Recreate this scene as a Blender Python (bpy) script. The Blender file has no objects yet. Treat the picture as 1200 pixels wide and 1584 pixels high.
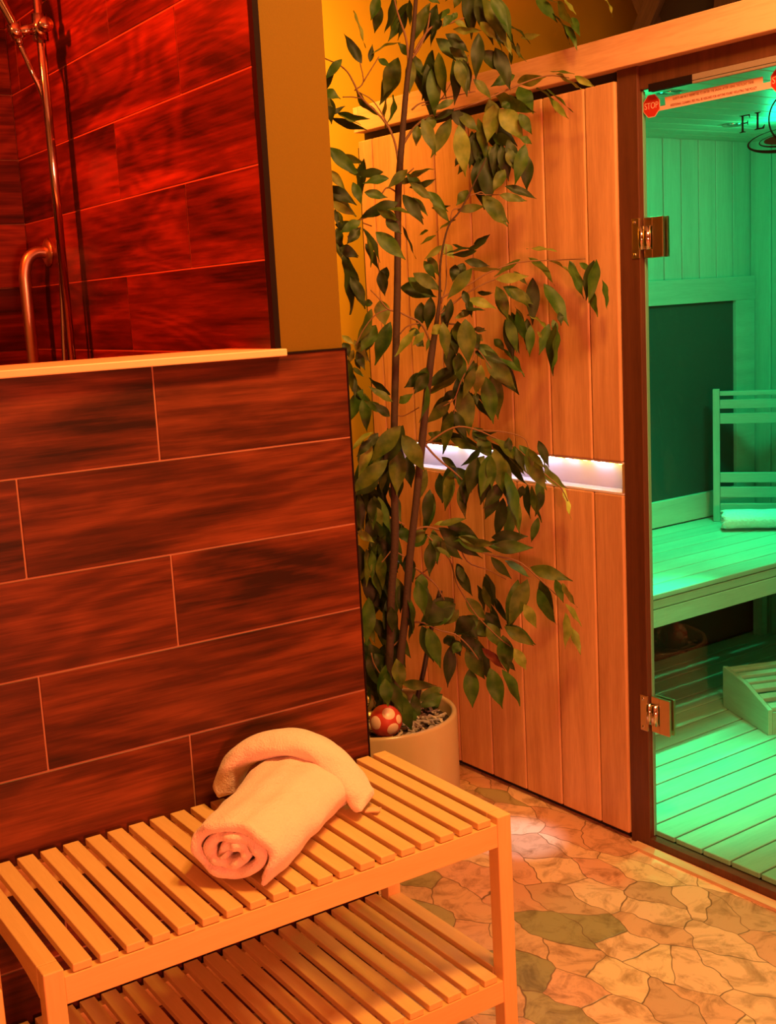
import bpy, bmesh, math, random
from mathutils import Vector, Matrix
import numpy as np

scene = bpy.context.scene
COL = scene.collection

# ------------------------------------------------------------------ camera
CAM_Z = 1.38
R_RIGHT = Vector((0.8324099, -0.55163136, -0.05288287))
R_DOWN = Vector((-0.13883424, -0.1152071, -0.98359157))
R_FWD = Vector((0.53648747, 0.82609332, -0.17248485))
cam_data = bpy.data.cameras.new('camera')
cam = bpy.data.objects.new('camera', cam_data)
COL.objects.link(cam)
up = -R_DOWN
back = -R_FWD
cam.matrix_world = Matrix(((R_RIGHT.x, up.x, back.x, 0.0),
                           (R_RIGHT.y, up.y, back.y, 0.0),
                           (R_RIGHT.z, up.z, back.z, CAM_Z),
                           (0, 0, 0, 1)))
cam_data.sensor_fit = 'HORIZONTAL'
cam_data.sensor_width = 36.0
cam_data.lens = 36.0 * 1890.87 / 1200.0
cam_data.clip_start = 0.05
scene.camera = cam

# ------------------------------------------------------------------ colour management, world
scene.view_settings.view_transform = 'Standard'
scene.view_settings.look = 'None'
scene.view_settings.exposure = 0.0
scene.view_settings.gamma = 1.0
scene.view_settings.use_curve_mapping = False
scene.cycles.max_bounces = 8
scene.cycles.transparent_max_bounces = 12
scene.cycles.use_denoising = True
scene.cycles.sample_clamp_indirect = 4.0
world = bpy.data.worlds.new('world')
scene.world = world
world.use_nodes = True
world.node_tree.nodes['Background'].inputs[0].default_value = (1.0, 0.35, 0.1, 1)
world.node_tree.nodes['Background'].inputs[1].default_value = 0.02

YS = math.radians(2.36704691)          # the cabin stands slightly turned
S_D = Vector((math.cos(YS), math.sin(YS), 0))
S_T = Vector((-math.sin(YS), math.cos(YS), 0))
S_ORG = S_D * 2.133


def S(d, t, z):
    return S_ORG + S_D * d + S_T * t + Vector((0, 0, z))


# ------------------------------------------------------------------ room lamps
def area(name, loc, target, size, power, color, shape='DISK', spread=180):
    l = bpy.data.lights.new(name, 'AREA')
    l.shape = shape
    l.size = size
    l.energy = power
    l.color = color
    l.spread = math.radians(spread)
    o = bpy.data.objects.new(name, l)
    o.location = loc
    d = Vector(target) - Vector(loc)
    o.rotation_euler = d.to_track_quat('-Z', 'Y').to_euler()
    COL.objects.link(o)
    return o


def spot(name, loc, target, power, color, angle, blend=0.5, radius=0.03):
    l = bpy.data.lights.new(name, 'SPOT')
    l.energy = power
    l.color = color
    l.spot_size = math.radians(angle)
    l.spot_blend = blend
    l.shadow_soft_size = radius
    o = bpy.data.objects.new(name, l)
    o.location = loc
    d = Vector(target) - Vector(loc)
    o.rotation_euler = d.to_track_quat('-Z', 'Y').to_euler()
    COL.objects.link(o)
    return o


# amber downlight over the walkway, added orange fill behind the camera, deep red lamp in the shower, green lamps in the cabin
area('amber_lamp', (1.25, 1.15, 2.52), (1.25, 1.35, 0), 0.20, 26, (1.0, 0.50, 0.07))
area('front_fill', (0.1, -1.2, 0.98), (1.1, 1.9, 0.7), 0.40, 84, (1.0, 0.20, 0.085))
area('walkway_lamp', (1.5, 1.0, 2.5), (1.75, 1.8, 0.2), 0.3, 34, (1.0, 0.41, 0.15))
area('corner_lamp', (1.42, 2.9, 2.5), (1.75, 3.5, 1.85), 0.2, 21, (1.0, 0.41, 0.05), spread=115)
area('shower_lamp', (0.1, 2.75, 2.45), (1.0, 2.3, 1.9), 0.10, 46, (1.0, 0.040, 0.003), spread=140)
spot('white_spot', (1.75, 1.1, 2.5), (1.845, 2.31, 0), 300, (0.80, 0.84, 1.0), 5.5, 0.8, 0.02)
GREEN = (0.01, 1.0, 0.36)
spot('cabin_lamp', S(0.42, 2.24, 1.84), S(0.30, 2.19, 0), 260, GREEN, 34, 0.9, 0.02)
spot('cabin_lamp', S(1.15, 2.62, 1.84), S(1.05, 2.60, 0.5), 90, GREEN, 46, 0.9, 0.03)
spot('cabin_lamp', S(0.42, 2.60, 1.84), S(0.36, 2.44, 0.5), 70, GREEN, 34, 0.9, 0.03)
area('cabin_ceiling_glow', S(0.85, 2.0, 1.83), S(1.0, 2.4, 0.3), 0.25, 11, GREEN, spread=170)
for q, pw in ((S(1.22, 2.50, 1.80), 2.2), (S(0.30, 2.30, 1.79), 1.4)):
    pl = bpy.data.lights.new('cabin_glow', 'POINT')
    pl.energy = pw
    pl.color = GREEN
    pl.shadow_soft_size = 0.03
    po = bpy.data.objects.new('cabin_glow', pl)
    po.location = q
    COL.objects.link(po)


# ------------------------------------------------------------------ node helpers
def new_mat(name):
    m = bpy.data.materials.new(name)
    m.use_nodes = True
    nt = m.node_tree
    for n in list(nt.nodes):
        nt.nodes.remove(n)
    out = nt.nodes.new('ShaderNodeOutputMaterial')
    return m, nt, out


def plain(name, color, rough=0.5, metal=0.0, spec=0.5, bump=0.0, bscale=200.0, coat=0.0, sheen=0.0):
    m, nt, out = new_mat(name)
    b = nt.nodes.new('ShaderNodeBsdfPrincipled')
    b.inputs['Base Color'].default_value = (*color, 1)
    b.inputs['Roughness'].default_value = rough
    b.inputs['Metallic'].default_value = metal
    b.inputs['Specular IOR Level'].default_value = spec
    b.inputs['Coat Weight'].default_value = coat
    b.inputs['Sheen Weight'].default_value = sheen
    # a faint mottling so that no surface is perfectly even
    tc = nt.nodes.new('ShaderNodeTexCoord')
    nz = nt.nodes.new('ShaderNodeTexNoise')
    nz.inputs['Scale'].default_value = bscale
    nz.inputs['Detail'].default_value = 4
    nt.links.new(tc.outputs['Object'], nz.inputs['Vector'])
    if bump > 0:
        bp = nt.nodes.new('ShaderNodeBump')
        bp.inputs['Strength'].default_value = bump
        bp.inputs['Distance'].default_value = 0.002
        nt.links.new(nz.outputs['Fac'], bp.inputs['Height'])
        nt.links.new(bp.outputs['Normal'], b.inputs['Normal'])
    hs = nt.nodes.new('ShaderNodeHueSaturation')
    hs.inputs['Color'].default_value = (*color, 1)
    mr = nt.nodes.new('ShaderNodeMapRange')
    mr.inputs['To Min'].default_value = 0.94
    mr.inputs['To Max'].default_value = 1.06
    nt.links.new(nz.outputs['Fac'], mr.inputs['Value'])
    nt.links.new(mr.outputs['Result'], hs.inputs['Value'])
    nt.links.new(hs.outputs['Color'], b.inputs['Base Color'])
    nt.links.new(b.outputs['BSDF'], out.inputs['Surface'])
    return m


def emission(name, color, strength):
    m, nt, out = new_mat(name)
    e = nt.nodes.new('ShaderNodeEmission')
    e.inputs[0].default_value = (*color, 1)
    e.inputs[1].default_value = strength
    nt.links.new(e.outputs[0], out.inputs['Surface'])
    return m


def wood(name, light, dark, axis='X', stretch=14.0, scale=9.0, rough=0.45, vary=0.15, spec=0.4,
         contrast=(0.35, 0.7), distort=1.2, bump=0.15, fine=0.3, coat=0.0):
    """timber with grain running along one object axis, every board its own cut"""
    m, nt, out = new_mat(name)
    N = nt.nodes
    L = nt.links
    b = N.new('ShaderNodeBsdfPrincipled')
    b.inputs['Roughness'].default_value = rough
    b.inputs['Specular IOR Level'].default_value = spec
    b.inputs['Coat Weight'].default_value = coat
    tc = N.new('ShaderNodeTexCoord')
    geo = N.new('ShaderNodeNewGeometry')
    mul = N.new('ShaderNodeMath')
    mul.operation = 'MULTIPLY'
    mul.inputs[1].default_value = 37.0
    L.new(geo.outputs['Random Per Island'], mul.inputs[0])
    add = N.new('ShaderNodeVectorMath')
    add.operation = 'ADD'
    L.new(tc.outputs['Object'], add.inputs[0])
    L.new(mul.outputs[0], add.inputs[1])
    mp = N.new('ShaderNodeMapping')
    sc = [stretch, stretch, stretch]
    sc['XYZ'.index(axis)] = 1.0
    mp.inputs['Scale'].default_value = sc
    L.new(add.outputs[0], mp.inputs['Vector'])
    n1 = N.new('ShaderNodeTexNoise')
    n1.inputs['Scale'].default_value = scale / 6.0
    n1.inputs['Detail'].default_value = 8
    n1.inputs['Roughness'].default_value = 0.62
    n1.inputs['Distortion'].default_value = distort
    L.new(mp.outputs[0], n1.inputs['Vector'])
    n2 = N.new('ShaderNodeTexNoise')
    n2.inputs['Scale'].default_value = scale * 3.0
    n2.inputs['Detail'].default_value = 5
    L.new(mp.outputs[0], n2.inputs['Vector'])
    mx = N.new('ShaderNodeMix')
    mx.data_type = 'FLOAT'
    mx.inputs['Factor'].default_value = fine
    L.new(n1.outputs['Fac'], mx.inputs['A'])
    L.new(n2.outputs['Fac'], mx.inputs['B'])
    cr = N.new('ShaderNodeValToRGB')
    cr.color_ramp.elements[0].position = contrast[0]
    cr.color_ramp.elements[1].position = contrast[1]
    cr.color_ramp.elements[0].color = (*dark, 1)
    cr.color_ramp.elements[1].color = (*light, 1)
    L.new(mx.outputs['Result'], cr.inputs['Fac'])
    hs = N.new('ShaderNodeHueSaturation')
    mr = N.new('ShaderNodeMapRange')
    mr.inputs['To Min'].default_value = 1 - vary
    mr.inputs['To Max'].default_value = 1 + vary
    L.new(geo.outputs['Random Per Island'], mr.inputs['Value'])
    L.new(mr.outputs['Result'], hs.inputs['Value'])
    L.new(cr.outputs['Color'], hs.inputs['Color'])
    L.new(hs.outputs['Color'], b.inputs['Base Color'])
    if bump > 0:
        bp = N.new('ShaderNodeBump')
        bp.inputs['Strength'].default_value = bump
        bp.inputs['Distance'].default_value = 0.001
        L.new(mx.outputs['Result'], bp.inputs['Height'])
        L.new(bp.outputs['Normal'], b.inputs['Normal'])
    L.new(b.outputs['BSDF'], out.inputs['Surface'])
    return m


def tile_mat(name, axis, rough, spec):
    """glazed plank tile printed with dark timber: broad bands, contour figure and fine pores"""
    m, nt, out = new_mat(name)
    N = nt.nodes
    L = nt.links
    b = N.new('ShaderNodeBsdfPrincipled')
    b.inputs['Roughness'].default_value = rough
    b.inputs['Specular IOR Level'].default_value = spec
    tc = N.new('ShaderNodeTexCoord')
    geo = N.new('ShaderNodeNewGeometry')
    mul = N.new('ShaderNodeMath')
    mul.operation = 'MULTIPLY'
    mul.inputs[1].default_value = 53.0
    L.new(geo.outputs['Random Per Island'], mul.inputs[0])
    add = N.new('ShaderNodeVectorMath')
    L.new(tc.outputs['Object'], add.inputs[0])
    L.new(mul.outputs[0], add.inputs[1])

    def noise(st, scale, detail, dist, rgh=0.55):
        mp = N.new('ShaderNodeMapping')
        sc = [st, st, st]
        sc['XYZ'.index(axis)] = 1.0
        mp.inputs['Scale'].default_value = sc
        L.new(add.outputs[0], mp.inputs['Vector'])
        n = N.new('ShaderNodeTexNoise')
        n.inputs['Scale'].default_value = scale
        n.inputs['Detail'].default_value = detail
        n.inputs['Roughness'].default_value = rgh
        n.inputs['Distortion'].default_value = dist
        L.new(mp.outputs[0], n.inputs['Vector'])
        return n.outputs['Fac']

    def math_(op, a, b_, c=None):
        n = N.new('ShaderNodeMath')
        n.operation = op
        for k, q in enumerate((a, b_, c)):
            if q is None:
                continue
            if isinstance(q, (int, float)):
                n.inputs[k].default_value = q
            else:
                L.new(q, n.inputs[k])
        return n.outputs[0]
    broad = noise(6.0, 1.5, 5, 0.5)
    figure = noise(4.5, 1.1, 1.5, 0.35)
    rings = math_('SINE', math_('MULTIPLY', figure, 95.0), 0.0)
    fine = noise(26.0, 3.2, 6, 0.15, 0.7)
    v = math_('MULTIPLY', broad, 0.62)
    v = math_('MULTIPLY_ADD', fine, 0.38, v)
    v = math_('MULTIPLY_ADD', rings, 0.022, v)
    cr = N.new('ShaderNodeValToRGB')
    e = cr.color_ramp.elements
    e[0].position = 0.38
    e[0].color = (0.018, 0.0035, 0.002, 1)
    e[1].position = 0.66
    e[1].color = (0.23, 0.048, 0.015, 1)
    q = e.new(0.50)
    q.color = (0.082, 0.0145, 0.005, 1)
    L.new(v, cr.inputs['Fac'])
    hs = N.new('ShaderNodeHueSaturation')
    mr = N.new('ShaderNodeMapRange')
    mr.inputs['To Min'].default_value = 0.85
    mr.inputs['To Max'].default_value = 1.2
    L.new(geo.outputs['Random Per Island'], mr.inputs['Value'])
    L.new(mr.outputs['Result'], hs.inputs['Value'])
    L.new(cr.outputs['Color'], hs.inputs['Color'])
    L.new(hs.outputs['Color'], b.inputs['Base Color'])
    bp = N.new('ShaderNodeBump')
    bp.inputs['Strength'].default_value = 0.15
    bp.inputs['Distance'].default_value = 0.001
    L.new(v, bp.inputs['Height'])
    L.new(bp.outputs['Normal'], b.inputs['Normal'])
    L.new(b.outputs['BSDF'], out.inputs['Surface'])
    return m


def terry(name, color, scale=650.0, strength=0.8, waffle=False):
    m, nt, out = new_mat(name)
    N = nt.nodes
    L = nt.links
    b = N.new('ShaderNodeBsdfPrincipled')
    b.inputs['Base Color'].default_value = (*color, 1)
    b.inputs['Roughness'].default_value = 1.0
    b.inputs['Specular IOR Level'].default_value = 0.1
    b.inputs['Sheen Weight'].default_value = 0.4
    b.inputs['Sheen Roughness'].default_value = 0.6
    tc = N.new('ShaderNodeTexCoord')
    nz = N.new('ShaderNodeTexNoise')
    nz.inputs['Scale'].default_value = scale
    nz.inputs['Detail'].default_value = 3
    L.new(tc.outputs['Object'], nz.inputs['Vector'])
    n2 = N.new('ShaderNodeTexNoise')
    n2.inputs['Scale'].default_value = 45
    n2.inputs['Detail'].default_value = 3
    L.new(tc.outputs['Object'], n2.inputs['Vector'])
    if waffle:
        nz = N.new('ShaderNodeTexVoronoi')
        nz.inputs['Scale'].default_value = 150
        L.new(tc.outputs['Object'], nz.inputs['Vector'])
    b1 = N.new('ShaderNodeBump')
    b1.inputs['Strength'].default_value = strength
    b1.inputs['Distance'].default_value = 0.002
    L.new(nz.outputs[0], b1.inputs['Height'])
    b2 = N.new('ShaderNodeBump')
    b2.inputs['Strength'].default_value = 0.5
    b2.inputs['Distance'].default_value = 0.006
    L.new(n2.outputs['Fac'], b2.inputs['Height'])
    L.new(b1.outputs['Normal'], b2.inputs['Normal'])
    L.new(b2.outputs['Normal'], b.inputs['Normal'])
    mr = N.new('ShaderNodeMapRange')
    mr.inputs['To Min'].default_value = 0.9
    mr.inputs['To Max'].default_value = 1.06
    L.new(nz.outputs[0], mr.inputs['Value'])
    hs = N.new('ShaderNodeHueSaturation')
    hs.inputs['Color'].default_value = (*color, 1)
    L.new(mr.outputs['Result'], hs.inputs['Value'])
    L.new(hs.outputs['Color'], b.inputs['Base Color'])
    L.new(b.outputs['BSDF'], out.inputs['Surface'])
    return m


def thin_glass(name, tint=(0.83, 0.985, 0.94), rough=0.0, ior=1.5):
    m, nt, out = new_mat(name)
    N = nt.nodes
    L = nt.links
    tr = N.new('ShaderNodeBsdfTransparent')
    tr.inputs[0].default_value = (*tint, 1)
    gl = N.new('ShaderNodeBsdfGlossy')
    gl.inputs['Roughness'].default_value = rough
    fr = N.new('ShaderNodeFresnel')
    fr.inputs['IOR'].default_value = ior
    mx = N.new('ShaderNodeMixShader')
    ge = N.new('ShaderNodeNewGeometry')
    inv = N.new('ShaderNodeMath')
    inv.operation = 'SUBTRACT'
    inv.inputs[0].default_value = 1.0
    L.new(ge.outputs['Backfacing'], inv.inputs[1])
    mu = N.new('ShaderNodeMath')
    mu.operation = 'MULTIPLY'
    L.new(fr.outputs[0], mu.inputs[0])
    L.new(inv.outputs[0], mu.inputs[1])
    L.new(mu.outputs[0], mx.inputs[0])
    L.new(tr.outputs[0], mx.inputs[1])
    L.new(gl.outputs[0], mx.inputs[2])
    L.new(mx.outputs[0], out.inputs['Surface'])
    return m


# ------------------------------------------------------------------ mesh helpers
class MB:
    def __init__(self):
        self.v = []
        self.f = []
        self.m = []
        self.s = []

    def add(self, verts, faces, mi=0, smooth=False):
        o = len(self.v)
        self.v += [tuple(p) for p in verts]
        for f in faces:
            self.f.append([i + o for i in f])
            self.m.append(mi)
            self.s.append(smooth)
        return self

    def box(self, x0, y0, z0, x1, y1, z1, mi=0):
        x0, x1 = min(x0, x1), max(x0, x1)
        y0, y1 = min(y0, y1), max(y0, y1)
        z0, z1 = min(z0, z1), max(z0, z1)
        v = [(x, y, z) for z in (z0, z1) for y in (y0, y1) for x in (x0, x1)]
        f = [(0, 2, 3, 1), (4, 5, 7, 6), (0, 1, 5, 4), (2, 6, 7, 3), (0, 4, 6, 2), (1, 3, 7, 5)]
        return self.add(v, f, mi)

    def prism(self, poly, axis, a0, a1, mi=0):
        """extrude a 2-D polygon along an axis; poly is given in the two other axes in order"""
        n = len(poly)

        def mk(p, a):
            q = list(p)
            q.insert(axis, a)
            return tuple(q)
        v = [mk(p, a0) for p in poly] + [mk(p, a1) for p in poly]
        f = [list(range(n))[::-1], [n + i for i in range(n)]]
        for i in range(n):
            j = (i + 1) % n
            f.append([i, j, n + j, n + i])
        return self.add(v, f, mi)

    def tube(self, pts, radii, seg=10, mi=0, smooth=True, cap=True):
        pts = [Vector(p) for p in pts]
        if not hasattr(radii, '__len__'):
            radii = [radii] * len(pts)
        rings = []
        prev = None
        for i, p in enumerate(pts):
            if i == 0:
                d = pts[1] - pts[0]
            elif i == len(pts) - 1:
                d = pts[-1] - pts[-2]
            else:
                d = pts[i + 1] - pts[i - 1]
            d.normalize()
            if prev is None:
                a = Vector((0, 0, 1)) if abs(d.z) < 0.9 else Vector((1, 0, 0))
                n = d.cross(a).normalized()
            else:
                n = (prev - d * prev.dot(d)).normalized()
            prev = n
            b = d.cross(n)
            r = radii[i]
            rings.append([p + n * (r * math.cos(2 * math.pi * k / seg)) + b * (r * math.sin(2 * math.pi * k / seg)) for k in range(seg)])
        v = [q for r in rings for q in r]
        f = []
        for i in range(len(pts) - 1):
            for k in range(seg):
                k2 = (k + 1) % seg
                f.append([i * seg + k, i * seg + k2, (i + 1) * seg + k2, (i + 1) * seg + k])
        if cap:
            f.append([k for k in range(seg)][::-1])
            f.append([(len(pts) - 1) * seg + k for k in range(seg)])
        return self.add(v, f, mi, smooth)

    def lathe(self, prof, cx=0, cy=0, cz=0, seg=64, mi=0, smooth=True):
        v = []
        f = []
        n = len(prof)
        for k in range(seg):
            a = 2 * math.pi * k / seg
            for r, z in prof:
                v.append((cx + r * math.cos(a), cy + r * math.sin(a), cz + z))
        for k in range(seg):
            k2 = (k + 1) % seg
            for i in range(n - 1):
                f.append([k * n + i, k2 * n + i, k2 * n + i + 1, k * n + i + 1])
        return self.add(v, f, mi, smooth)

    def build(self, name, mats, parent=None, bevel=0.0, seg=2, loc=None):
        me = bpy.data.meshes.new(name)
        me.from_pydata(self.v, [], self.f)
        me.update()
        for i, p in enumerate(me.polygons):
            p.material_index = self.m[i]
            p.use_smooth = self.s[i]
        for m in (mats if isinstance(mats, (list, tuple)) else [mats]):
            me.materials.append(m)
        bm = bmesh.new()
        bm.from_mesh(me)
        bmesh.ops.recalc_face_normals(bm, faces=bm.faces)
        bm.to_mesh(me)
        bm.free()
        o = bpy.data.objects.new(name, me)
        COL.objects.link(o)
        if parent is not None:
            o.parent = parent
        if loc is not None:
            o.location = loc
        if bevel > 0:
            md = o.modifiers.new('bevel', 'BEVEL')
            md.width = bevel
            md.segments = seg
            md.limit_method = 'ANGLE'
            md.angle_limit = math.radians(40)
        return o


def smooth_path(pts, n=6):
    """Catmull-Rom through the points (any dimension)"""
    P = [np.array(p, float) for p in pts]
    P = [2 * P[0] - P[1]] + P + [2 * P[-1] - P[-2]]
    out = []
    for i in range(1, len(P) - 2):
        for k in range(n):
            t = k / n
            a, b, c, d = P[i - 1], P[i], P[i + 1], P[i + 2]
            out.append(0.5 * ((2 * b) + (-a + c) * t + (2 * a - 5 * b + 4 * c - d) * t * t + (-a + 3 * b - 3 * c + d) * t ** 3))
    out.append(P[-2])
    return out


def empty(name, loc=(0, 0, 0), rz=0.0, label=None, cat=None, group=None, kind=None):
    o = bpy.data.objects.new(name, None)
    o.location = loc
    o.rotation_euler = (0, 0, rz)
    COL.objects.link(o)
    return tag(o, label, cat, group, kind)


def tag(o, label=None, cat=None, group=None, kind=None):
    if label:
        o['label'] = label
    if cat:
        o['category'] = cat
    if group:
        o['group'] = group
    if kind:
        o['kind'] = kind
    return o


def structure(o, label=None):
    o['kind'] = 'structure'
    if label:
        o['label'] = label
    return o


def copy_tree(o, parent=None):
    c = o.copy()
    COL.objects.link(c)
    if parent is not None:
        c.parent = parent
    for ch in [x for x in bpy.data.objects if x.parent == o]:
        copy_tree(ch, c)
    return c


# ------------------------------------------------------------------ materials
M = {}
M['tile'] = tile_mat('wood_look_tile', 'X', 0.42, 0.28)
M['tile_y'] = tile_mat('wood_look_tile_side', 'Y', 0.34, 0.4)
M['grout'] = plain('tile_grout', (0.36, 0.15, 0.09), rough=0.9)
M['tile_trim'] = plain('black_edge_trim', (0.012, 0.006, 0.006), rough=0.7, spec=0.05)
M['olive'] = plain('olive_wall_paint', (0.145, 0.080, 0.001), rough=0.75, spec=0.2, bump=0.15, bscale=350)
M['back_paint'] = plain('lit_olive_wall_paint', (0.60, 0.36, 0.015), rough=0.75, bump=0.15, bscale=350)  # same olive paint, lightened to carry the lamp light on the back wall
M['ceiling'] = plain('ceiling_paint', (0.7, 0.66, 0.55), rough=0.9)
M['wall_rear'] = plain('warm_wall_paint', (0.55, 0.42, 0.25), rough=0.85)
M['birch_x'] = wood('birch_along_x', (0.78, 0.52, 0.20), (0.66, 0.41, 0.14), 'X', stretch=16, scale=8, rough=0.42, vary=0.06, contrast=(0.3, 0.7), bump=0.05)
M['birch_y'] = wood('birch_along_y', (0.78, 0.52, 0.20), (0.66, 0.41, 0.14), 'Y', stretch=16, scale=8, rough=0.42, vary=0.08, contrast=(0.3, 0.7), bump=0.05)
M['birch_z'] = wood('birch_along_z', (0.78, 0.52, 0.20), (0.66, 0.41, 0.14), 'Z', stretch=16, scale=8, rough=0.42, vary=0.06, contrast=(0.3, 0.7), bump=0.05)
M['cedar_z'] = wood('hemlock_upright', (0.66, 0.36, 0.18), (0.36, 0.155, 0.065), 'Z', stretch=14, scale=7, rough=0.5, vary=0.10, contrast=(0.25, 0.62), distort=0.8, bump=0.08, fine=0.25)
M['cedar_y'] = wood('hemlock_lengthwise', (0.68, 0.40, 0.23), (0.42, 0.20, 0.10), 'Y', stretch=14, scale=6, rough=0.5, vary=0.08, contrast=(0.22, 0.55), distort=0.8, bump=0.08, fine=0.25)
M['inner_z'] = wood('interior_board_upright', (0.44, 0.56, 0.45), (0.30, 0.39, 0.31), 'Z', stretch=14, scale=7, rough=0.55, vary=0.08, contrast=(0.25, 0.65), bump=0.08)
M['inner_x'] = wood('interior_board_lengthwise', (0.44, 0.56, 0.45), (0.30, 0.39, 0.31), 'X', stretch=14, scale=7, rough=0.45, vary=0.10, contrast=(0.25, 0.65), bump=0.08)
M['dark_wood'] = wood('dark_post_wood', (0.13, 0.042, 0.018), (0.07, 0.021, 0.010), 'Z', stretch=14, scale=7, rough=0.5, vary=0.05, bump=0.05)  # dark timber, deepened further for the shade under the top beam
M['shadow_gap'] = plain('black_backing_board', (0.012, 0.008, 0.008), rough=0.8)
M['heater'] = plain('dark_heater_mesh', (0.02, 0.05, 0.045), rough=0.65, bump=0.5, bscale=900)
M['bench_shade'] = plain('under_bench_shade_black', (0.03, 0.022, 0.012), rough=0.6, bump=0.4, bscale=700)  # near-black: the shade under the cabin bench put into colour
M['brass'] = plain('satin_hinge_metal', (0.75, 0.56, 0.36), rough=0.28, metal=1.0, bscale=60)
M['chrome'] = plain('chrome', (0.62, 0.56, 0.54), rough=0.1, metal=1.0, bscale=40)
M['satin_steel'] = plain('satin_steel', (0.8, 0.68, 0.5), rough=0.33, metal=1.0, bscale=80)
M['sill'] = plain('pale_sill_stone', (0.80, 0.49, 0.27), rough=0.4, bscale=60)
M['pot'] = plain('cream_glazed_ceramic', (0.48, 0.36, 0.20), rough=0.22, bscale=20, spec=0.5)
M['towel'] = terry('white_terry', (0.84, 0.64, 0.52), scale=330, strength=1.0)
M['waffle'] = terry('waffle_cotton', (0.74, 0.80, 0.80), strength=1.0, waffle=True)
M['bark'] = plain('trunk_bark', (0.05, 0.026, 0.016), rough=0.8, bump=0.8, bscale=160)
M['twig'] = plain('twig_bark', (0.20, 0.10, 0.045), rough=0.7, bump=0.3, bscale=220)
M['stake'] = plain('black_cane', (0.02, 0.012, 0.01), rough=0.5)
M['chip_a'] = plain('grey_wood_chip', (0.34, 0.28, 0.24), rough=0.9)
M['chip_b'] = plain('brown_wood_chip', (0.16, 0.09, 0.06), rough=0.9)
M['chip_c'] = plain('pale_wood_chip', (0.60, 0.50, 0.40), rough=0.9)
M['soil'] = plain('potting_soil', (0.05, 0.03, 0.02), rough=1.0, bump=1.0, bscale=120)
M['red_gloss'] = plain('red_glazed_ball', (0.50, 0.05, 0.03), rough=0.42, bscale=30)
M['cream_dot'] = plain('cream_spot', (0.74, 0.58, 0.42), rough=0.35, bscale=30)
M['gold_figure'] = plain('antique_gold', (0.70, 0.50, 0.22), rough=0.35, metal=0.7, bscale=90, bump=0.3)
M['sign_red'] = plain('sign_red', (0.45, 0.025, 0.015), rough=0.4)
M['sign_pale'] = plain('sign_pale', (0.66, 0.38, 0.32), rough=0.5)
M['sign_ink'] = plain('sign_ink', (0.22, 0.04, 0.025), rough=0.5)
M['logo_black'] = plain('logo_black', (0.003, 0.005, 0.003), rough=0.8, spec=0.05)
M['logo_grey'] = plain('logo_grey', (0.01, 0.016, 0.012), rough=0.8, spec=0.05)
M['stop_strip'] = plain('pale_stop_strip', (0.22, 0.17, 0.14), rough=0.45)
M['rubber'] = plain('door_seal', (0.03, 0.035, 0.03), rough=0.4)
M['glass'] = thin_glass('door_glass')
M['glass_edge'] = plain('glass_edge', (0.25, 0.42, 0.34), rough=0.2)
M['timber_dark'] = wood('roof_timber', (0.12, 0.06, 0.03), (0.05, 0.025, 0.012), 'X', stretch=12, scale=7, rough=0.7, vary=0.2)
M['acrylic'] = plain('frosted_acrylic', (0.66, 0.60, 0.70), rough=0.25, bscale=15)
M['threshold'] = wood('pale_threshold', (0.72, 0.5, 0.33), (0.55, 0.35, 0.2), 'Y', stretch=14, scale=7, rough=0.5, vary=0.05)


def leaf_mat(name, a, b, back):
    m, nt, out = new_mat(name)
    N = nt.nodes
    L = nt.links
    p = N.new('ShaderNodeBsdfPrincipled')
    p.inputs['Roughness'].default_value = 0.5
    p.inputs['Specular IOR Level'].default_value = 0.32
    tc = N.new('ShaderNodeTexCoord')
    nz = N.new('ShaderNodeTexNoise')
    nz.inputs['Scale'].default_value = 38
    nz.inputs['Detail'].default_value = 3
    L.new(tc.outputs['Object'], nz.inputs['Vector'])
    cr = N.new('ShaderNodeValToRGB')
    cr.color_ramp.elements[0].position = 0.35
    cr.color_ramp.elements[1].position = 0.66
    cr.color_ramp.elements[0].color = (*a, 1)
    cr.color_ramp.elements[1].color = (*b, 1)
    L.new(nz.outputs['Fac'], cr.inputs['Fac'])
    geo = N.new('ShaderNodeNewGeometry')
    mx = N.new('ShaderNodeMix')
    mx.data_type = 'RGBA'
    L.new(geo.outputs['Backfacing'], mx.inputs['Factor'])
    L.new(cr.outputs['Color'], mx.inputs['A'])
    mx.inputs['B'].default_value = (*back, 1)
    L.new(mx.outputs['Result'], p.inputs['Base Color'])
    tl = N.new('ShaderNodeBsdfTranslucent')
    L.new(mx.outputs['Result'], tl.inputs['Color'])
    ms = N.new('ShaderNodeMixShader')
    ms.inputs[0].default_value = 0.18
    L.new(p.outputs['BSDF'], ms.inputs[1])
    L.new(tl.outputs[0], ms.inputs[2])
    L.new(ms.outputs[0], out.inputs['Surface'])
    return m


LEAFM = [leaf_mat('leaf_deep_green', (0.014, 0.032, 0.004), (0.030, 0.055, 0.008), (0.04, 0.07, 0.012)),
         leaf_mat('leaf_green', (0.025, 0.085, 0.008), (0.065, 0.14, 0.016), (0.07, 0.13, 0.02)),
         leaf_mat('leaf_mottled', (0.036, 0.078, 0.007), (0.105, 0.14, 0.018), (0.10, 0.13, 0.025)),
         leaf_mat('leaf_pale', (0.13, 0.20, 0.025), (0.25, 0.30, 0.055), (0.24, 0.29, 0.07)),
         leaf_mat('leaf_yellow_green', (0.35, 0.45, 0.04), (0.50, 0.55, 0.08), (0.45, 0.50, 0.08)),
         leaf_mat('leaf_maroon', (0.13, 0.025, 0.01), (0.18, 0.045, 0.02), (0.15, 0.04, 0.02))]


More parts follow.
